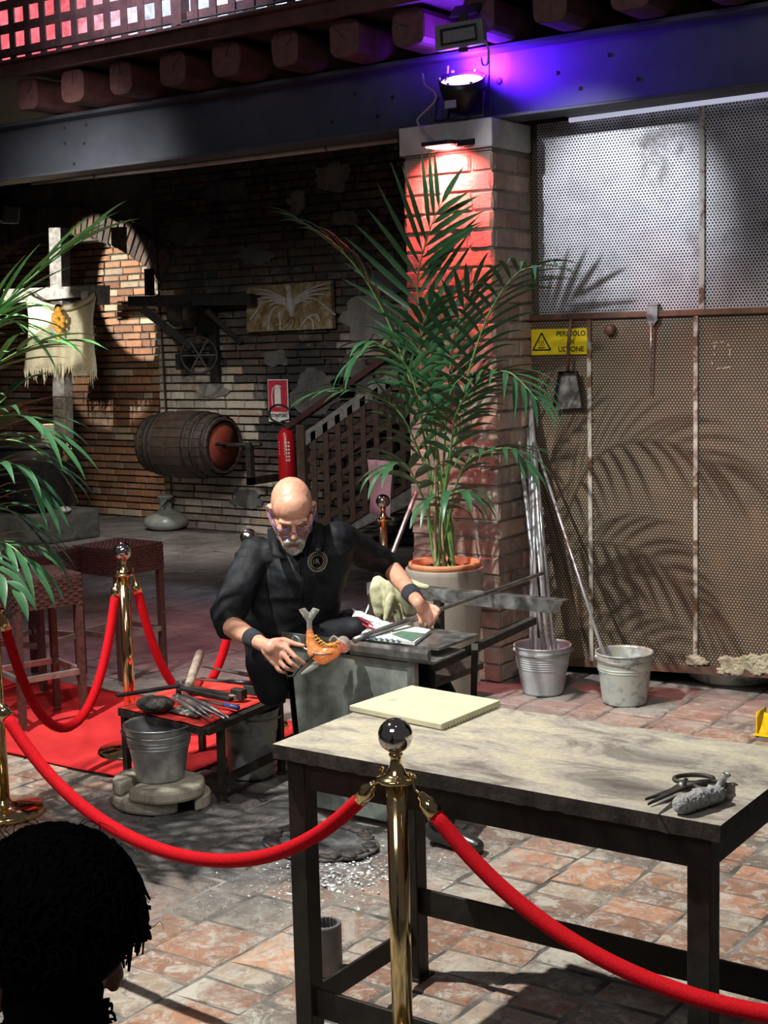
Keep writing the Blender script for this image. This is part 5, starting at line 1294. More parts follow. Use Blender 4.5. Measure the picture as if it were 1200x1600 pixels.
# suede gloves over the back rail
gl = thing('work_gloves', 'pair of beige suede work gloves draped over the back rail', 'gloves', PY(610, 950, 5.12))
mb = MB()
def G(px, py, y=5.1): return PY(px, py, y)
mb.chain([G(592, 918), G(594, 938), G(596, 958)], [.042, .045, .034]); mb.chain([G(614, 915), G(615, 938), G(613, 955)], [.045, .045, .036]); mb.chain([G(636, 918), G(640, 938), G(640, 952)], [.045, .045, .036])
mb.cap(G(590, 908), G(634, 912), .026, .03); mb.cap(G(640, 912), G(668, 917), .024, .012)
for pts in ([(598, 950), (597, 968), (594, 985)], [(610, 935, 5.04), (608, 950, 5.03), (604, 966, 5.02)], [(618, 945), (622, 962), (624, 980)], [(634, 945), (637, 962), (641, 980)], [(628, 950), (631, 966), (632, 985)]):
    mb.chain([G(*p) for p in pts], [.022, .02, .016])
fused('gloves', mb, M['leather'], gl, .006, 4, disp=lambda p: .005*noise.noise(p*28))
# leaning steel tube behind
a, b = PY(651, 768, 6.35), PZ(540, 1046, .01)
e = PZ(536, 1064, .014)
single('leaning_tube', MB().tube([a, e], .013, 10), M['steel'], 'grey steel tube leaning between the bench and the plant', 'tube', e)
single('amber_lamp', MB().ell(PY(641, 1028, 4.6), (.02, .03, .02)).box(PY(636, 1032, 4.6), PY(650, 1048, 4.64)), M['brass'], 'small brass fitting under the bench tray', 'fitting', PY(641, 1040, 4.6)) if False else None
# ash disc under the table
c = (PZ(420, 1320) + PZ(583, 1320))/2; c.z = 0
P = []
for k in range(40):
    a = 2*PI*k/40; r = .235*(1 + .10*noise.noise(V((math.cos(a)*2.5, math.sin(a)*2.5, 3)))); P.append(V((c.x + r*math.cos(a), c.y + r*math.sin(a)*.8, .004)))
ad = thing('burnt_mat', 'round charred mat covered with ash behind the left table leg', 'mat', (c.x, c.y, .004))
part('mat', MB().prism(P, (0, 0, .012)), M['ash'], ad, .005, fix=True)
mb = MB()
for k in range(26):
    a = 2*PI*k/26 + rnd(-.1, .1); mb.ell((c.x + .2*math.cos(a), c.y + .16*math.sin(a), .018), (rnd(.02, .045), rnd(.015, .03), rnd(.006, .014)), n=7, m=5)
part('crumpled_rim', mb, M['charred'], ad, kind='stuff')
mb = MB()
for k in range(120):
    q = PZ(random.gauss(545, 50), 1362 + random.gauss(0, 17)); s = rnd(.002, .008)*(1.5 if k % 9 == 0 else 1); mb.ell((q.x, q.y, .006), (s, s*rnd(.4, 1), s*.5), n=5, m=4)
single('spilled_glass_chips', mb, mat('glass_chips', (.7, .78, .78), None, .4), 'white glass chips spilled on the floor beside the burnt mat', 'glass chips', PZ(520, 1360), kind='stuff')

# ================================================================== PLANTS
def frond(parent, pts, n, L0, wid, droop, m, stem_m, r0=.008, start=.35, jit=1.0, up=None, ang=.75, bare=True):
    P = spline([V(p) for p in pts], 8); k = len(P)
    fr = part('frond', MB().tube(P, [r0*(1 - .75*i/(k-1)) for i in range(k)], 7), stem_m, parent)
    L_ = [0]
    for i in range(k-1): L_.append(L_[-1] + (P[i+1]-P[i]).length)
    def at(s):
        s *= L_[-1]
        for i in range(k-1):
            if L_[i+1] >= s - 1e-9:
                t = (s-L_[i])/max(L_[i+1]-L_[i], 1e-9); return P[i].lerp(P[i+1], t), (P[i+1]-P[i]).normalized()
        return P[-1], (P[-1]-P[-2]).normalized()
    for i in range(n):
        u_ = i/(n-1); s = start + (1-start)*u_; p, T = at(s)
        U = V(up) if up else ZV
        S = T.cross(U)
        S = S.normalized() if S.length > .15 else T.cross(V((.6, -.8, 0))).normalized()
        N = S.cross(T).normalized()
        sd = 1 if i % 2 else -1
        a = ang*(1 - .55*u_**2) if u_ < .97 else .1
        d = (T*math.cos(a) + S*sd*math.sin(a) + N*rnd(.0, .22)).normalized()
        L = L0*(.45 + .55*math.sin(PI*(.12 + .80*u_)))*rnd(.9, 1.08); 
        wv = d.cross(N).normalized(); seg = 7; vs = []
        q = p.copy(); dd = d.copy()
        for j in range(seg+1):
            t = j/seg; w_ = wid*(math.sin(PI*min(t*1.25 + .10, 1))**.7 if t < .72 else math.sin(PI*min(.72*1.25+.10, 1))**.7*0 + (1-t)/.28*.62 + .02)
            w_ = wid*max(.03, (min(t/.22, 1)**.7)*(1 - max(0, (t-.45)/.55)**1.6))
            nn_ = wv.cross(dd).normalized()
            vs += [q - wv*w_*.5 + nn_*w_*.16, q, q + wv*w_*.5 + nn_*w_*.16]
            dd = (dd - ZV*droop*(.25 + t)*1.35/seg*rnd(.85, 1.15)*jit + wv*rnd(-.02, .02)).normalized(); q = q + dd*(L/seg)
        fs = []
        for j in range(seg):
            b_ = j*3; fs += [(b_, b_+1, b_+4, b_+3), (b_+1, b_+2, b_+5, b_+4)]
        part('leaflet', MB().add(vs, fs, True), m, fr)
    return fr
# big kentia palm in front of the pillar
pcx, pcy = -3.965, 6.205
kp = thing('kentia_palm', 'tall kentia palm in a taupe planter in front of the red-lit pillar', 'plant', (pcx, pcy, 0))
PT = .70
part('planter', MB().lathe([(0, 0), (.150, 0), (.155, .01), (.205, PT-.03), (.207, PT-.005), (.203, PT), (.196, PT), (.19, PT-.05), (0, PT-.06)], (pcx, pcy, 0), n=40), M['planter'], kp)
part('inner_pot', MB().lathe([(.165, PT-.06), (.185, PT+.005), (.19, PT+.012), (.188, PT+.026), (.180, PT+.030), (.172, PT+.022), (.168, PT-.02), (0, PT-.02)], (pcx, pcy, 0), n=40), M['terracotta'], kp)
sb = MB()
for k in range(60):
    a, r = rnd(0, 6.28), .155*math.sqrt(rnd(0, 1)); sb.ell((pcx + r*math.cos(a), pcy + r*math.sin(a), PT-.012), (rnd(.008, .02),)*2 + (rnd(.005, .012),), n=6, m=4)
part('soil', sb, M['soil'], kp, kind='stuff')
B0 = lambda i: V((pcx + .055*math.cos(i*2.3), pcy + .05*math.sin(i*2.3), PT-.01))
def K(px, py, y): return PY(px, py, y)
m1 = M['leaf']
FR = [  # control points (pixel, plane), leaflets, length, width, droop, start
 ([(690, 760, 6.2), (668, 560, 6.22), (652, 450, 6.2), (668, 370, 6.12), (690, 318, 6.05)], 30, .50, .030, .16, .50, (.4, -1, .3)),
 ([(688, 760, 6.2), (655, 640, 6.15), (605, 500, 6.05), (548, 408, 5.95), (478, 352, 5.85)], 30, .40, .030, .75, .52, None),
 ([(694, 760, 6.2), (722, 620, 6.15), (760, 500, 6.10), (805, 430, 5.95), (846, 415, 5.8)], 28, .42, .022, .95, .46, None),
 ([(684, 800, 6.2), (664, 690, 6.1), (640, 580, 5.95), (590, 540, 5.8), (556, 560, 5.7)], 24, .34, .034, 1.5, .55, None),
 ([(686, 810, 6.2), (660, 720, 6.1), (620, 640, 5.95), (560, 612, 5.8), (505, 612, 5.7)], 24, .36, .030, .9, .45, None),
 ([(692, 800, 6.2), (712, 690, 6.15), (742, 610, 6.05), (790, 580, 5.9), (840, 625, 5.8)], 26, .34, .026, 1.1, .48, None),
 ([(692, 790, 6.2), (700, 620, 6.2), (712, 520, 6.15), (740, 450, 6.1)], 24, .36, .032, .55, .50, None),
 ([(688, 800, 6.2), (670, 640, 6.15), (655, 540, 6.05), (672, 480, 5.95)], 22, .32, .034, .8, .55, None),
 ([(682, 850, 6.2), (662, 780, 6.1), (632, 725, 5.95), (600, 735, 5.85)], 10, .34, .045, 1.5, .62, None),
 ([(688, 850, 6.1), (690, 800, 5.95), (700, 772, 5.82), (716, 768, 5.75)], 10, .34, .045, 2.2, .6, None),
 ([(696, 840, 6.2), (712, 760, 6.1), (738, 715, 6.0), (795, 700, 5.9), (820, 722, 5.85)], 20, .30, .026, 1.0, .5, None),
 ([(690, 820, 6.2), (705, 700, 6.1), (715, 640, 5.95), (750, 590, 5.85)], 20, .30, .030, 1.1, .5, None),
]
for i, (pp, n, L, wd, dr, stt, up) in enumerate(FR):
    frond(kp, [B0(i)] + [K(*p) for p in pp], n, L, wd, dr, m1, M['stem'], .0085, stt, up=up, ang=.85 if i else .80)
for i in range(7):
    a = i*1.7; b = V((pcx + .05*math.cos(a), pcy + .045*math.sin(a), PT-.01)); h = rnd(.35, .75)
    part('stem', MB().tube(spline([b, b + V((rnd(-.03, .03), rnd(-.03, .02), h*.5)), b + V((rnd(-.07, .07), rnd(-.06, .0), h))], 5), [.010, .010, .009, .009, .008, .008, .007, .006, .006, .005, .004], 7), M['stem'] if i % 3 else M['dry_stem'], kp)
# palm at the left edge
LPX = PD(-170, 1180, 5.25); lp = thing('areca_palm', 'large palm at the left edge with brightly lit upper fronds', 'plant', (LPX.x, LPX.y, 0))
part('planter', MB().lathe([(0, 0), (.15, 0), (.2, .45), (.2, .5), (.185, .5), (.18, .45), (0, .44)], (LPX.x, LPX.y, 0), n=32), M['planter'], lp)
part('soil', MB().lathe([(0, .47), (.18, .465)], (LPX.x, LPX.y, 0), n=24), M['soil'], lp)
lb0 = V((LPX.x, LPX.y, .46))
LF = [
 ([(-150, 800, 5.2), (-110, 600, 5.15), (-40, 520, 5.1), (60, 425, 5.05), (128, 375, 5.0)], 24, .40, .034, .35, .45, 'leaf_lit', .50),
 ([(-150, 800, 5.2), (-90, 640, 5.1), (-20, 580, 5.0), (50, 540, 4.9), (95, 535, 4.85)], 22, .36, .030, .65, .45, 'leaf_lit', .6),
 ([(-150, 800, 5.2), (-100, 660, 5.2), (-50, 560, 5.2), (10, 500, 5.2), (40, 520, 5.2)], 18, .34, .034, 1.1, .5, 'leaf_lit', .7),
 ([(-150, 850, 5.2), (-90, 720, 5.1), (-20, 660, 5.0), (40, 650, 4.9), (80, 680, 4.85)], 22, .36, .028, .8, .45, 'leaf', .65),
 ([(-150, 900, 5.2), (-90, 800, 5.1), (-30, 740, 5.0), (20, 725, 4.9), (60, 770, 4.85)], 22, .34, .028, 1.0, .45, 'leaf', .65),
 ([(-150, 950, 5.2), (-90, 880, 5.1), (-40, 850, 5.0), (10, 850, 4.9), (45, 880, 4.85)], 20, .34, .028, 1.0, .4, 'leaf', .65),
 ([(-150, 980, 5.1), (-100, 900, 4.9), (-60, 870, 4.7), (-20, 880, 4.6), (20, 920, 4.5)], 18, .24, .034, 1.2, .4, 'leaf', .65),
 ([(-150, 900, 5.2), (-110, 780, 5.1), (-60, 700, 5.0), (-10, 640, 4.9), (10, 620, 4.9)], 16, .32, .034, 1.0, .5, 'leaf', .7),
 ([(-150, 780, 5.4), (-120, 620, 5.4), (-60, 540, 5.4), (0, 500, 5.4), (60, 515, 5.4)], 20, .38, .030, .9, .5, 'leaf_lit', .6),
 ([(-150, 900, 5.4), (-100, 780, 5.4), (-40, 700, 5.4), (30, 690, 5.4), (90, 730, 5.4)], 22, .36, .024, .9, .45, 'leaf', .7),
 ([(-150, 950, 5.3), (-100, 860, 5.3), (-40, 800, 5.3), (20, 800, 5.3), (70, 850, 5.3)], 22, .34, .022, .9, .45, 'leaf', .7),
]
for i, (pp, n, L, wd, dr, stt, lm, ag) in enumerate(LF):
    frond(lp, [lb0 + V((.03*math.cos(i*2), .03*math.sin(i*2), 0))] + [PD(*p) for p in pp], n, L, wd, dr, M[lm], M['stem'], .009, stt, ang=ag)

# ================================================================== THE GLASSMAKER
man = thing('person', 'bald man with white goatee, blue glasses and black shirt shaping hot glass', 'person', (-3.55, 4.7, 0))
hdc = PD(456, 800, 5.70)
k_ = 1.08
yv = (-FH*.84 - ZV*.52 + RH*.10).normalized()          # where the face looks
xv = yv.cross(ZV).normalized() * 1.0; xv = (xv + ZV*-.03).normalized(); zv = xv.cross(yv).normalized()
HR = Matrix((xv, yv, zv)).transposed()
def Hd(x, y, z): return hdc + HR @ V((x*k_, y*k_, z*k_))
def hE(mb, x, y, z, rx, ry, rz, n=20, m=14, R=None): return mb.ell(Hd(x, y, z), (rx*k_, ry*k_, rz*k_), HR @ R if R else HR, n, m)
shL, shR = PD(399, 866, 5.86), PD(528, 842, 5.80)
elL, wrL = PD(350, 972, 5.62), PD(409, 1006, 5.33)
elR, wrR = PY(608, 884, 4.95), PY(654, 942, 4.68)
neck0 = Hd(0, -.045, -.085); neckb = (shL + shR)/2 + V((0, .03, .03)) + ZV*.0
pel = PD(455, 1045, 5.98); 
hb = MB()
hE(hb, 0, -.02, .035, .077, .098, .088); hE(hb, 0, .03, .045, .069, .062, .066)
hE(hb, 0, .035, -.03, .060, .055, .075); hE(hb, 0, .058, -.095, .032, .034, .026)
for s in (-1, 1):
    hb.cap(Hd(s*.056, .0, -.04), Hd(s*.024, .066, -.098), .026*k_, .02*k_)
    hE(hb, s*.041, .068, -.022, .021, .019, .018, 12, 8)
    hb.cap(Hd(s*.012, .091, .020), Hd(s*.047, .078, .018), .0105*k_, .009*k_)
    hE(hb, s*.031, .075, .001, .0145, .0135, .0105, 12, 8)
    hE(hb, s*.0135, .100, -.038, .0085, .010, .0075, 10, 7)
    # ear
    Re = Matrix.Rotation(-s*.35, 3, 'Z')
    e0 = [(.078, -.002, .022), (.086, -.016, .026), (.090, -.026, .010), (.088, -.024, -.012), (.080, -.010, -.030), (.075, .0, -.034)]
    hb.chain([Hd(s*a, b, c) for a, b, c in e0], [.006*k_, .0065*k_, .007*k_, .0065*k_, .008*k_, .007*k_])
    hE(hb, s*.079, -.010, -.002, .006, .014, .022, 10, 7)
hb.cap(Hd(0, .088, .012), Hd(0, .114, -.030), .0085*k_, .0125*k_); hE(hb, 0, .108, -.036, .013, .013, .0105, 12, 8)
hb.cap(Hd(-.018, .088, -.066), Hd(.018, .088, -.066), .0085*k_, .0085*k_)
hb.cap(Hd(-.014, .086, -.078), Hd(.014, .086, -.078), .0085*k_, .0085*k_)
hb.cap(Hd(0, -.035, -.05), neckb, .058*k_, .066*k_, 18)
# hidden torso and legs keep the body one figure
chest = (shL + shR)/2*.6 + pel*.4
hb.chain([neckb, chest, pel], [.07, .12, .12])
hb.cap(shL, shR, .05, .05)
knR, anR = PY(572, 985, 4.62), PZ(690, 1285, .09)
knL = V((knR.x - .02, 5.05, .50)); anL = V((-3.05, 5.0, .09))
seat = V((-3.55, 4.85, .60)); pel2 = V((-3.58, 4.82, .62))
knR = V((-3.13, 4.66, .60)); 
hb.chain([pel2, knR + V((-.05, .0, -.02)), anR], [.09, .055, .04]); hb.chain([pel2, knL, anL], [.09, .055, .04])
hb.cap(pel, pel2, .11, .11)
# arms
hb.chain([shL, elL], [.045, .04]); hb.chain([elL, elL.lerp(wrL, .35), wrL], [.041, .043, .027])
hb.chain([shR, elR], [.045, .04]); hb.chain([elR, elR.lerp(wrR, .35), wrR], [.040, .041, .026])
# his right hand (left in the photo): closing on the shears beside the hot glass
def hand(mb, wr, palm_pts, fingers, thumb):
    mb.chain([wr] + palm_pts[0], [.026] + palm_pts[1])
    for pts, rr in fingers + [thumb]: mb.chain(pts, rr)
D0 = 5.29
P5 = lambda x, y, d=0.0: PD(x, y, D0 + d)
mb_ = hb
mb_.chain([wrL, P5(424, 1012, .0)], [.026, .030]); 
for a, b in ((446, 1010), (440, 1020), (434, 1029), (428, 1036)): mb_.cap(P5(416, 1010 + (b-1020)*.45, .01), P5(a, b), .019, .0125)
mb_.cap(P5(424, 1006), P5(446, 1012), .018, .015); mb_.cap(P5(424, 1012), P5(436, 1028), .02, .014)
mb_.chain([P5(446, 1011, -.005), P5(462, 1027, -.025), P5(474, 1036, -.01), P5(478, 1039, .01)], [.0112, .0098, .0085, .007])
mb_.chain([P5(441, 1021, -.005), P5(455, 1037, -.022), P5(466, 1043, -.005)], [.0112, .0098, .0082])
mb_.chain([P5(434, 1030, -.002), P5(445, 1043, -.012), P5(456, 1047, .005)], [.0105, .0092, .008])
mb_.chain([P5(428, 1036, .0), P5(436, 1048, -.005), P5(445, 1051, .01)], [.0095, .008, .007])
mb_.chain([P5(426, 1003, .0), P5(444, 1000, .01), P5(460, 1006, .0), P5(474, 1009, -.005)], [.015, .0125, .0105, .0082])
# his left hand (right in the photo): resting on the pipe
A0, A1 = PY(545, 1003, 4.30), PY(770, 932, 5.2)
A1.z = .805
pd_ = (A1 - A0).normalized()
def onpipe(px):       # point of the pipe seen at column px
    lo, hi = -.2, 2.0
    for _ in range(40):
        m_ = (lo+hi)/2; q = CM.inverted() @ (A0 + pd_*m_); x = CX + q.x/-q.z*F
        if x < px: lo = m_
        else: hi = m_
    return A0 + pd_*lo
hp = onpipe(666); dh = (hp - CO).dot(FWD)
Q5 = lambda x, y, d=0.0: PD(x, y, dh + d)
mb_.chain([wrR, Q5(662, 950, -.02)], [.026, .03])
for a, b in ((668, 966), (673, 961), (678, 956), (680, 950)): mb_.cap(Q5(658 + (a-670)*.5, 948, -.02), Q5(a, b, -.04), .019, .013)
mb_.cap(Q5(661, 950, -.02), Q5(670, 960, -.03), .027, .018); mb_.cap(Q5(660, 947, -.01), Q5(676, 954, -.03), .024, .017)
for i, (a, b) in enumerate(((668, 967), (674, 963), (679, 957), (682, 951))):
    mb_.chain([Q5(a, b, -.04), Q5(a + 3, b + 6 - i, -.055), Q5(a + 3, b + 12 - 2*i, -.035), Q5(a - 1, b + 13 - 2*i, -.005)], [.0122, .0105, .0095, .0085])
mb_.chain([Q5(657, 950, -.02), Q5(656, 962, -.045), Q5(658, 972, -.05), Q5(660, 980, -.04)], [.0155, .0135, .0125, .0095])
def is_lip(c):
    q = HR.inverted() @ (c - hdc) / k_; return abs(q.x) < .020 and -.082 < q.z < -.062 and q.y > .083
def is_brow(c):
    q = HR.inverted() @ (c - hdc) / k_; return False
body = fused('body', hb, M['skin'], man, .0042, 5, disp=lambda p: .0008*noise.noise(p*60), mats=[(M['lips'], is_lip)])
# brows
for s in (-1, 1):
    part('eyebrow', MB().tube([Hd(s*.012, .103, .020), Hd(s*.030, .0985, .026), Hd(s*.050, .083, .020)], [.0035, .0045, .002], 6), M['brow'], man)
    part('eye', MB().ell(Hd(s*.031, .0835, -.002), (.009*k_, .006*k_, .0022*k_), HR, 10, 6), M['black_print'], man)
# beard
bb = MB()
for s in (-1, 1):
    bb.chain([Hd(s*.004, .103, -.055), Hd(s*.020, .097, -.060), Hd(s*.031, .086, -.078), Hd(s*.030, .080, -.095), Hd(s*.018, .084, -.112)], [v*k_ for v in (.009, .010, .010, .011, .012)])
    bb.cap(Hd(s*.018, .084, -.112), Hd(0, .088, -.118), .013*k_, .015*k_)
hE(bb, 0, .090, -.104, .017, .010, .016, 14, 9)
fused('beard', bb, M['white_hair'], man, .0028, 2, disp=lambda p: .0035*abs(noise.noise(p*190)) + .001)
# glasses
gmb = MB(); g_ = MB()
for s in (-1, 1):
    cg = (s*.034, .104, -.016); pts = []
    for k in range(25):
        a = 2*PI*k/24; e = .6
        pts.append(Hd(cg[0] + .028*math.copysign(abs(math.cos(a))**e, math.cos(a)), cg[1] - .014*abs(math.cos(a))*(1 if s*math.cos(a) > 0 else 0), cg[2] + .0165*math.copysign(abs(math.sin(a))**e, math.sin(a))))
    part('glasses_rim', MB().tube(pts, .0022, 6, False), M['blue_frame'], man)
    part('glasses_lens', MB().add(pts[:-1], [list(range(24))]), M['lens'], man) if False else None
    part('temple', MB().tube([Hd(s*.061, .092, -.006), Hd(s*.076, .060, .002), Hd(s*.084, .0, .012), Hd(s*.088, -.012, .002)], [.003, .003, .0026, .002], 6), M['blue_frame'], man)
part('glasses_bridge', MB().tube([Hd(-.008, .106, -.012), Hd(0, .120, -.006), Hd(.008, .106, -.012)], .0024, 6), M['blue_frame'], man)
# shirt
sm = MB(); waist = PD(452, 985, 5.92)
cC = PD(462, 905, 5.86)
sm.cap(shL + V((.0, .0, -.02)), shR + V((0, 0, -.02)), .072, .070, 18)
sm.cap(neckb + V((0, .02, .0)), cC, .085, .14, 18)
sm.cap(shL + ZV*-.04 + RH*.03, PD(422, 960, 5.9), .085, .115, 18); sm.cap(shR + ZV*-.04 - RH*.02, PD(488, 955, 5.88), .085, .105, 18)
sm.cap(cC, waist, .14, .13, 20); sm.cap(waist, PD(448, 1035, 5.98), .13, .15, 20)
sm.cap(PD(420, 975, 5.95), PD(425, 1030, 5.98), .10, .115, 18); sm.cap(PD(490, 970, 5.95), PD(490, 1015, 6.0), .08, .10, 18)
uaL = shL.lerp(elL, .90); uaR = shR.lerp(elR, .93)
sm.chain([shL, shL.lerp(elL, .5), uaL], [.076, .070, .068]); sm.chain([uaL, elL.lerp(wrL, .12)], [.066, .060])
sm.chain([shR, shR.lerp(elR, .5), uaR], [.072, .064, .060]); sm.chain([uaR, elR.lerp(wrR, .05)], [.060, .054])
def wrinkle(p):
    a = noise.noise(V((p.x*9, p.y*9, p.z*16))); b = noise.noise(V((p.x*22 + 5, p.y*22, p.z*22 + p.x*18)))
    return .007*(1 - abs(a)*2.6) * .8 + .003*b
shirt = fused('shirt', sm, M['black_cloth'], man, .0075, 4, disp=wrinkle)
# collar
cl_ = MB()
nb = neckb.lerp(Hd(0, -.035, -.05), .30); nd = (Hd(0, -.035, -.05) - neckb).normalized()
for s in (-1, 1):
    pts = [PD(x, y, d) for x, y, d in (((427, 822, 5.78), (432, 842, 5.68), (437, 862, 5.63)) if s < 0 else ((498, 818, 5.80), (494, 840, 5.70), (490, 858, 5.65)))]
    out = [PD(x, y, d) for x, y, d in (((418, 830, 5.78), (421, 855, 5.66), (424, 868, 5.62)) if s < 0 else ((508, 822, 5.80), (507, 845, 5.70), (504, 857, 5.66)))]
    tip = PD(450, 876, 5.61) if s < 0 else PD(497, 862, 5.64)
    part('collar_wing', MB().sheet([pts + [tip.lerp(pts[-1], .4)], out + [tip]]), M['black_cloth'], man, solid=.006)
part('placket', MB().tube([PD(470, 870, 5.70), PD(474, 905, 5.70), PD(472, 960, 5.775)], .004, 6), M['black_cloth'], man)
# wristbands
part('wristband', MB().lathe([(.034, -.036), (.038, -.034), (.034, .030), (.030, .032)], elL.lerp(wrL, .82), wrL - elL, 24), M['band'], man)
part('wristband', MB().lathe([(.036, -.040), (.039, -.038), (.034, .026), (.030, .028)], elR.lerp(wrR, .82), wrR - elR, 24), M['band'], man)
# emblem on the chest
ec = PD(507, 873, 5.62); en = (CO - ec).normalized(); en = (en + RH*.25 + ZV*.1).normalized()
ex_ = ZV.cross(en).normalized(); ey = en.cross(ex_)
# settle on the cloth
def to_shirt(p, d_):
    me = shirt.data; best = None
    inv = V(man.location)
    ok, loc, nrm_, idx = shirt.ray_cast(p - inv - d_*.5, d_)
    return (loc + inv) if ok else p
bpy.context.view_layer.update()
hit = to_shirt(ec, -en); ec = hit + en*.004
def oc(p): return to_shirt(p, -en) + en*.004
mb = MB().tube([oc(ec + ex_*.034*math.cos(a) + ey*.040*math.sin(a)) for a in [2*PI*k/32 for k in range(33)]], .0018, 5, False)
mb.tube([oc(ec + ex_*.022*math.cos(a) + ey*.026*math.sin(a)) for a in [2*PI*k/28 for k in range(29)]], .0014, 5, False)
for k in range(26):
    a = 2*PI*k/26; q = oc(ec + ex_*.028*math.cos(a) + ey*.033*math.sin(a)); mb.bar(q - ex_*.0018*math.cos(a) - ey*.004*math.sin(a), q + ex_*.0035*math.cos(a) + ey*.004*math.sin(a), .0025, .001, en)
em = part('emblem', mb, mat('emblem_thread', (.42, .38, .28), None, .7), man, label='round pale embroidered crest')
text('lettering', 'R', ec + en*.006, .030, _mc['emblem_thread'], man, ex_, ey, bold=.0004)
for s in (-1, 1): part('emblem_mark', MB().bar(ec + ex_*.014*s - ey*.008, ec + ex_*.014*s + ey*.010, .0028, .001, en), _mc['emblem_thread'], man)
# trousers and shoes
tr_ = MB()
tr_.cap(pel, pel2, .13, .13); tr_.chain([pel2, knR, anR + V((0, 0, .02))], [.105, .075, .058]); tr_.chain([pel2, knL, anL + V((0, 0, .02))], [.105, .075, .058])
tr_.cap(PD(410, 1035, 5.75), PD(425, 1075, 5.80), .07, .075); tr_.cap(PD(470, 1010, 5.9), PD(556, 984, 5.72), .09, .058)
fused('trousers', tr_, M['black_cloth'], man, .009, 4, disp=lambda p: .006*noise.noise(p*11))
shoe_m = mat('black_shoe_leather', (.012, .012, .012), (.03, .03, .03), .3, 0, 10)
for an, dx in ((anR, 1), (anL, 1)):
    s_ = MB(); b = V((an.x, an.y, .045)); s_.chain([b + V((-.03, 0, .01)), b + V((.08, -.01, -.003)), b + V((.16, -.015, -.012))], [.044, .04, .030]); s_.cap(b + V((-.02, 0, 0)), V((an.x, an.y, .12)), .04, .042)
    sh_ = fused('shoe', s_, shoe_m, man, .005, 3)
    for v in sh_.data.vertices: v.co.z = max(v.co.z, .008)
# ---- blowpipe, hot glass, shears
bp = thing('blowpipe', 'long grey steel blowpipe resting across the bench rails', 'pipe', A0)
pe = onpipe(848)
part('rod', MB().tube([A0 + pd_*.03, A0 + pd_*.10, A0 + pd_*.42, A0 + pd_*.44, pe], [.011, .0135, .0125, .009, .0085], 12), M['steel'], bp)
gp = thing('glass_bird', 'orange hot glass fish figure with a clear forked tail on the blowpipe', 'glass figure', A0)
gd_ = (A0 - CO).dot(FWD)
Gp = lambda x, y, d=0: PD(x, y, gd_ + d)
s = MB(); s.chain([Gp(484, 988, -.01), Gp(486, 1004, -.01), Gp(492, 1018, -.012), Gp(504, 1024, -.01), Gp(520, 1016, -.008), Gp(532, 1008, 0)], [.014, .021, .030, .036, .032, .018])
fused('body', s, M['hot_glass'], gp, .0035, 4, disp=lambda p: .0015*noise.noise(p*90))
s = MB(); s.chain([Gp(483, 968, -.01), Gp(484, 984, -.01)], [.0105, .0115]); 
for sg in (-1, 1): s.chain([Gp(483, 970, -.01), Gp(483 + sg*6, 961, -.01), Gp(483 + sg*10, 953, -.01)], [.010, .0115, .008]); s.chain([Gp(483 + sg*4, 958, -.01), Gp(483 + sg*7, 951, -.01)], [.009, .005]); s.chain([Gp(483 + sg*8, 960, -.01), Gp(483 + sg*15, 953, -.01)], [.009, .004])
fused('tail', s, M['clear_glass'], gp, .003, 3)
s = MB(); s.chain([Gp(494, 1038, -.02), Gp(483, 1046, -.03), Gp(472, 1053, -.03)], [.014, .011, .006]); fused('fin', s, M['clear_glass'], gp, .003, 3)
s = MB(); s.ell(Gp(536, 1007), (.030, .030, .034), n=20, m=14); fused('head', s, M['clear_glass'], gp, .004, 2)
s = MB(); s.ell(Gp(535, 1010, -.01), (.018, .016, .02), n=14, m=10).ell(Gp(529, 1004, -.012), (.010,)*3); part('red_core', s, M['red_glass'], gp)
mb = MB()
for k in range(9):
    u_ = k/8; p = Gp(488 + 34*u_, 996 + 22*math.sin(u_*2.0) - 10*u_, -.035); mb.tube([p, p + RH*.014 + ZV*.008, p + RH*.022 - ZV*.004], .0035, 6)
part('ridge', mb, M['amber'], gp)
mb = MB().tube(spline([Gp(515, 1002, -.03), Gp(521, 994, -.03), Gp(532, 1001, -.035), Gp(539, 1005, -.035)], 4), .004, 6)
part('glass_thread', mb, M['clear_glass'], gp)
js = thing('glass_shears', "steel hand shears with curved handles held in the man's hand at the glass", 'shears', Gp(470, 1030))
part('handle', MB().tube(spline([Gp(456, 1002, .01), Gp(459, 994, .0), Gp(466, 997, -.01), Gp(470, 1007, -.01), Gp(476, 1013, -.01), Gp(490, 1020, -.04)], 5), .0038, 7), M['bright_steel'], js)
part('handle', MB().tube(spline([Gp(445, 1048, -.02), Gp(449, 1056, -.02), Gp(458, 1056, -.02), Gp(464, 1048, -.02), Gp(476, 1036, -.03), Gp(490, 1024, -.045)], 5), .0045, 7), M['iron'], js)
part('blade', MB().tube([Gp(490, 1022, -.045), Gp(520, 1022, -.045)], [.004, .002], 6), M['steel'], js)

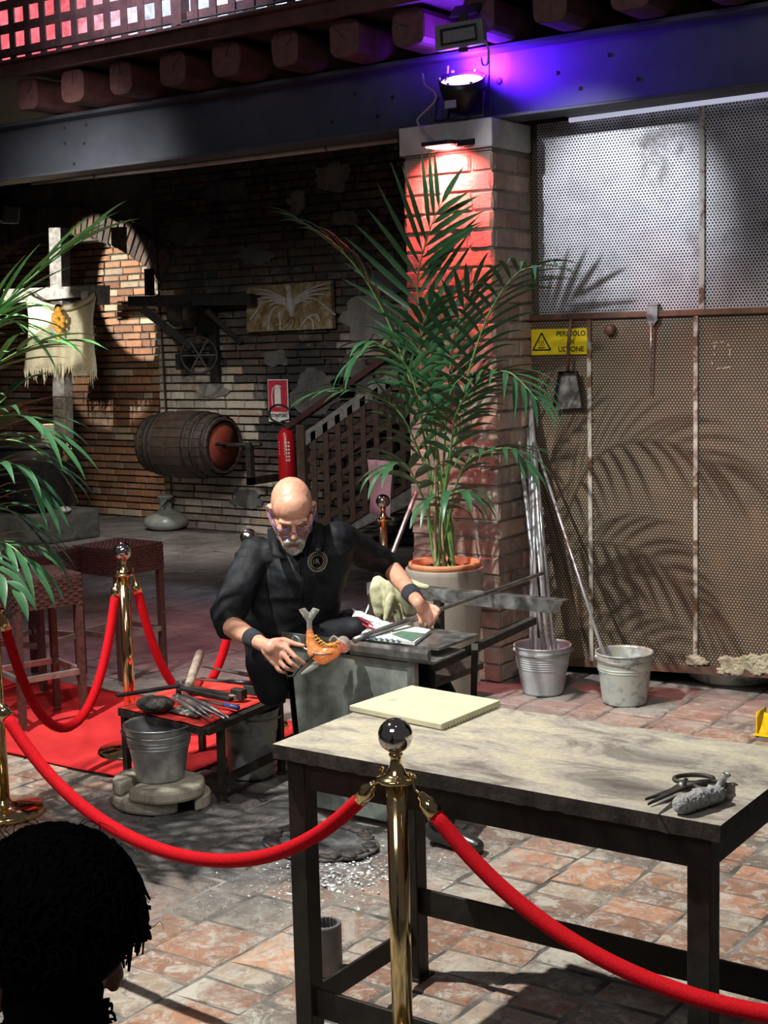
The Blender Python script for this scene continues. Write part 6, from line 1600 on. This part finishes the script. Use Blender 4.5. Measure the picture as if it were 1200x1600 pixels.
# ================================================================== SPECTATOR IN FRONT
sp_ = thing('person', 'seated spectator with black curly hair seen from behind at the bottom left', 'person', (-1.35, 1.35, 0))
hc = PD(84, 1492, 2.05)
fw = (FH*.93 - RH*.36).normalized(); sdv = fw.cross(ZV).normalized()
def H2(x, y, z): return hc + sdv*x + fw*y + ZV*z
R2 = Matrix((sdv, fw, ZV)).transposed()
b2 = MB(); b2.ell(H2(0, 0, 0), (.078, .098, .11), R2, 20, 14); b2.ell(H2(0, .04, -.05), (.06, .06, .08), R2, 16, 12)
b2.cap(H2(0, -.01, -.06), H2(0, -.03, -.20), .055, .06, 16)
for s in (-1, 1):
    b2.chain([H2(s*.078, .008, -.026), H2(s*.089, -.008, -.022), H2(s*.091, -.012, -.042), H2(s*.083, .0, -.066)], [.008, .008, .009, .010])
hip = H2(0, -.08, -.66); hip.z = .55
shp = [H2(-.18, -.04, -.27), H2(.18, -.04, -.27)]
b2.chain([H2(0, -.03, -.2), H2(0, -.05, -.4), hip], [.07, .11, .13]); b2.cap(shp[0], shp[1], .06, .06)
knees = [hip + sdv*s*.13 + fw*.42 + ZV*-.05 for s in (-1, 1)]; ank = [V((k.x, k.y, .09)) - fw*.05 for k in knees]
hands = [k + ZV*.09 - fw*.06 for k in knees]
for i, s in enumerate((-1, 1)):
    el = shp[i] + ZV*-.27 + fw*.10 + sdv*s*.05
    b2.chain([shp[i], el], [.05, .042]); b2.chain([el, hands[i]], [.04, .026])
    b2.chain([hip + sdv*s*.08, knees[i]], [.09, .06]); b2.chain([knees[i], ank[i]], [.058, .04])
    b2.ell(hands[i] + fw*.03, (.035, .045, .02), R2)
    for j in range(4): b2.chain([hands[i] + fw*.05 + sdv*(j-1.5)*.02, hands[i] + fw*.085 + sdv*(j-1.5)*.022 + ZV*-.005, hands[i] + fw*(.11 - .006*abs(j-1.5)) + sdv*(j-1.5)*.022 + ZV*-.022], [.010, .009, .008])
    b2.chain([hands[i] - sdv*s*.02 + fw*.01, hands[i] - sdv*s*.045 + fw*.05], [.012, .009])
    b2.cap(V((ank[i].x, ank[i].y, .06)), V((ank[i].x, ank[i].y, .045)) + fw*.14, .04, .035)
fused('body', b2, M['dark_skin'], sp_, .007, 4)
c2_ = MB(); c2_.chain([H2(0, -.03, -.215), H2(0, -.05, -.4), hip], [.085, .15, .16]); c2_.cap(shp[0], shp[1], .08, .08)
for i, s in enumerate((-1, 1)):
    el = shp[i] + ZV*-.27 + fw*.10 + sdv*s*.05
    c2_.chain([shp[i], el], [.075, .06]); c2_.chain([el, el.lerp(hands[i], .85)], [.058, .042])
fused('jacket', c2_, mat('dark_jacket', (.02, .02, .025), (.04, .04, .05), .8, 0, 12, .3, 60), sp_, .01, 4, disp=lambda p: .005*noise.noise(p*12))
c3_ = MB()
for i, s in enumerate((-1, 1)): c3_.chain([hip + sdv*s*.08, knees[i]], [.11, .08]); c3_.chain([knees[i], ank[i] + ZV*.03], [.078, .06])
c3_.ell(hip, (.16, .15, .12), R2)
fused('trousers', c3_, mat('dark_jeans', (.015, .02, .035), (.03, .035, .05), .85, 0, 20), sp_, .01, 4)
hm = MB(); hr = random.Random(5)
hm.ell(H2(0, -.012, .070), (.124, .128, .120), R2, 24, 16); hm.ell(H2(-.01, -.05, -.04), (.072, .06, .07), R2, 16, 10)
part('hair', hm, M['black_hair'], sp_)
cm = MB(); nC = 1500
for k in range(nC):
    a = hr.uniform(0, 2*PI); zc = hr.uniform(-.85, 1); rr = math.sqrt(1 - zc*zc)
    d = V((rr*math.cos(a), rr*math.sin(a), zc))
    if d.y > .45 and d.z < .35: continue
    low = d.z < -.30
    if low and d.y > -.15: continue
    base = H2(d.x*.122, -.012 + d.y*.126, .070 + d.z*.118) if not low else H2(-.01 + d.x*.075, -.045 + d.y*.062, -.03 + d.z*.075)
    out = (sdv*d.x + fw*d.y + ZV*d.z).normalized(); t1, t2 = frame(out); pts = []
    fly = k % 40 == 0
    ln = hr.uniform(.008, .022) if not fly else hr.uniform(.03, .05); cr_ = hr.uniform(.006, .013); ph = hr.uniform(0, 6.28); turns = hr.uniform(.5, 1.1)
    for j in range(9):
        t = j/8; pts.append(base + out*(ln*(t**.6) - .003) - ZV*.022*t*t + (t1*math.cos(ph + turns*6.28*t) + t2*math.sin(ph + turns*6.28*t))*cr_*min(1, t*2))
    thk = hr.uniform(.003, .0055) if not fly else .0008
    cm.tube(pts, [thk*(1.0 - .6*j/8) for j in range(9)], 5)
part('curl', cm, M['black_hair'], sp_, kind='stuff')
chr_ = thing('wooden_chair', 'plain dark chair under the spectator at the bottom left', 'chair', (hip.x, hip.y, 0))
hz = V((hip.x, hip.y, 0)) + fw*.05
def cb(x, y, z0, z1, w_=.04): return MB().bar(hz + sdv*x + fw*y + ZV*z0, hz + sdv*x + fw*y + ZV*z1, w_, w_)
part('seat', MB().prism([hz + sdv*a + fw*b + ZV*.39 for a, b in ((-.21, -.2), (.21, -.2), (.21, .22), (-.21, .22))], (0, 0, .03)), M['dark_wood'], chr_, .004, fix=True)
for a, b in ((-.19, -.18), (.19, -.18), (.19, .2), (-.19, .2)): part('leg', cb(a, b, .004, .392), M['dark_wood'], chr_)
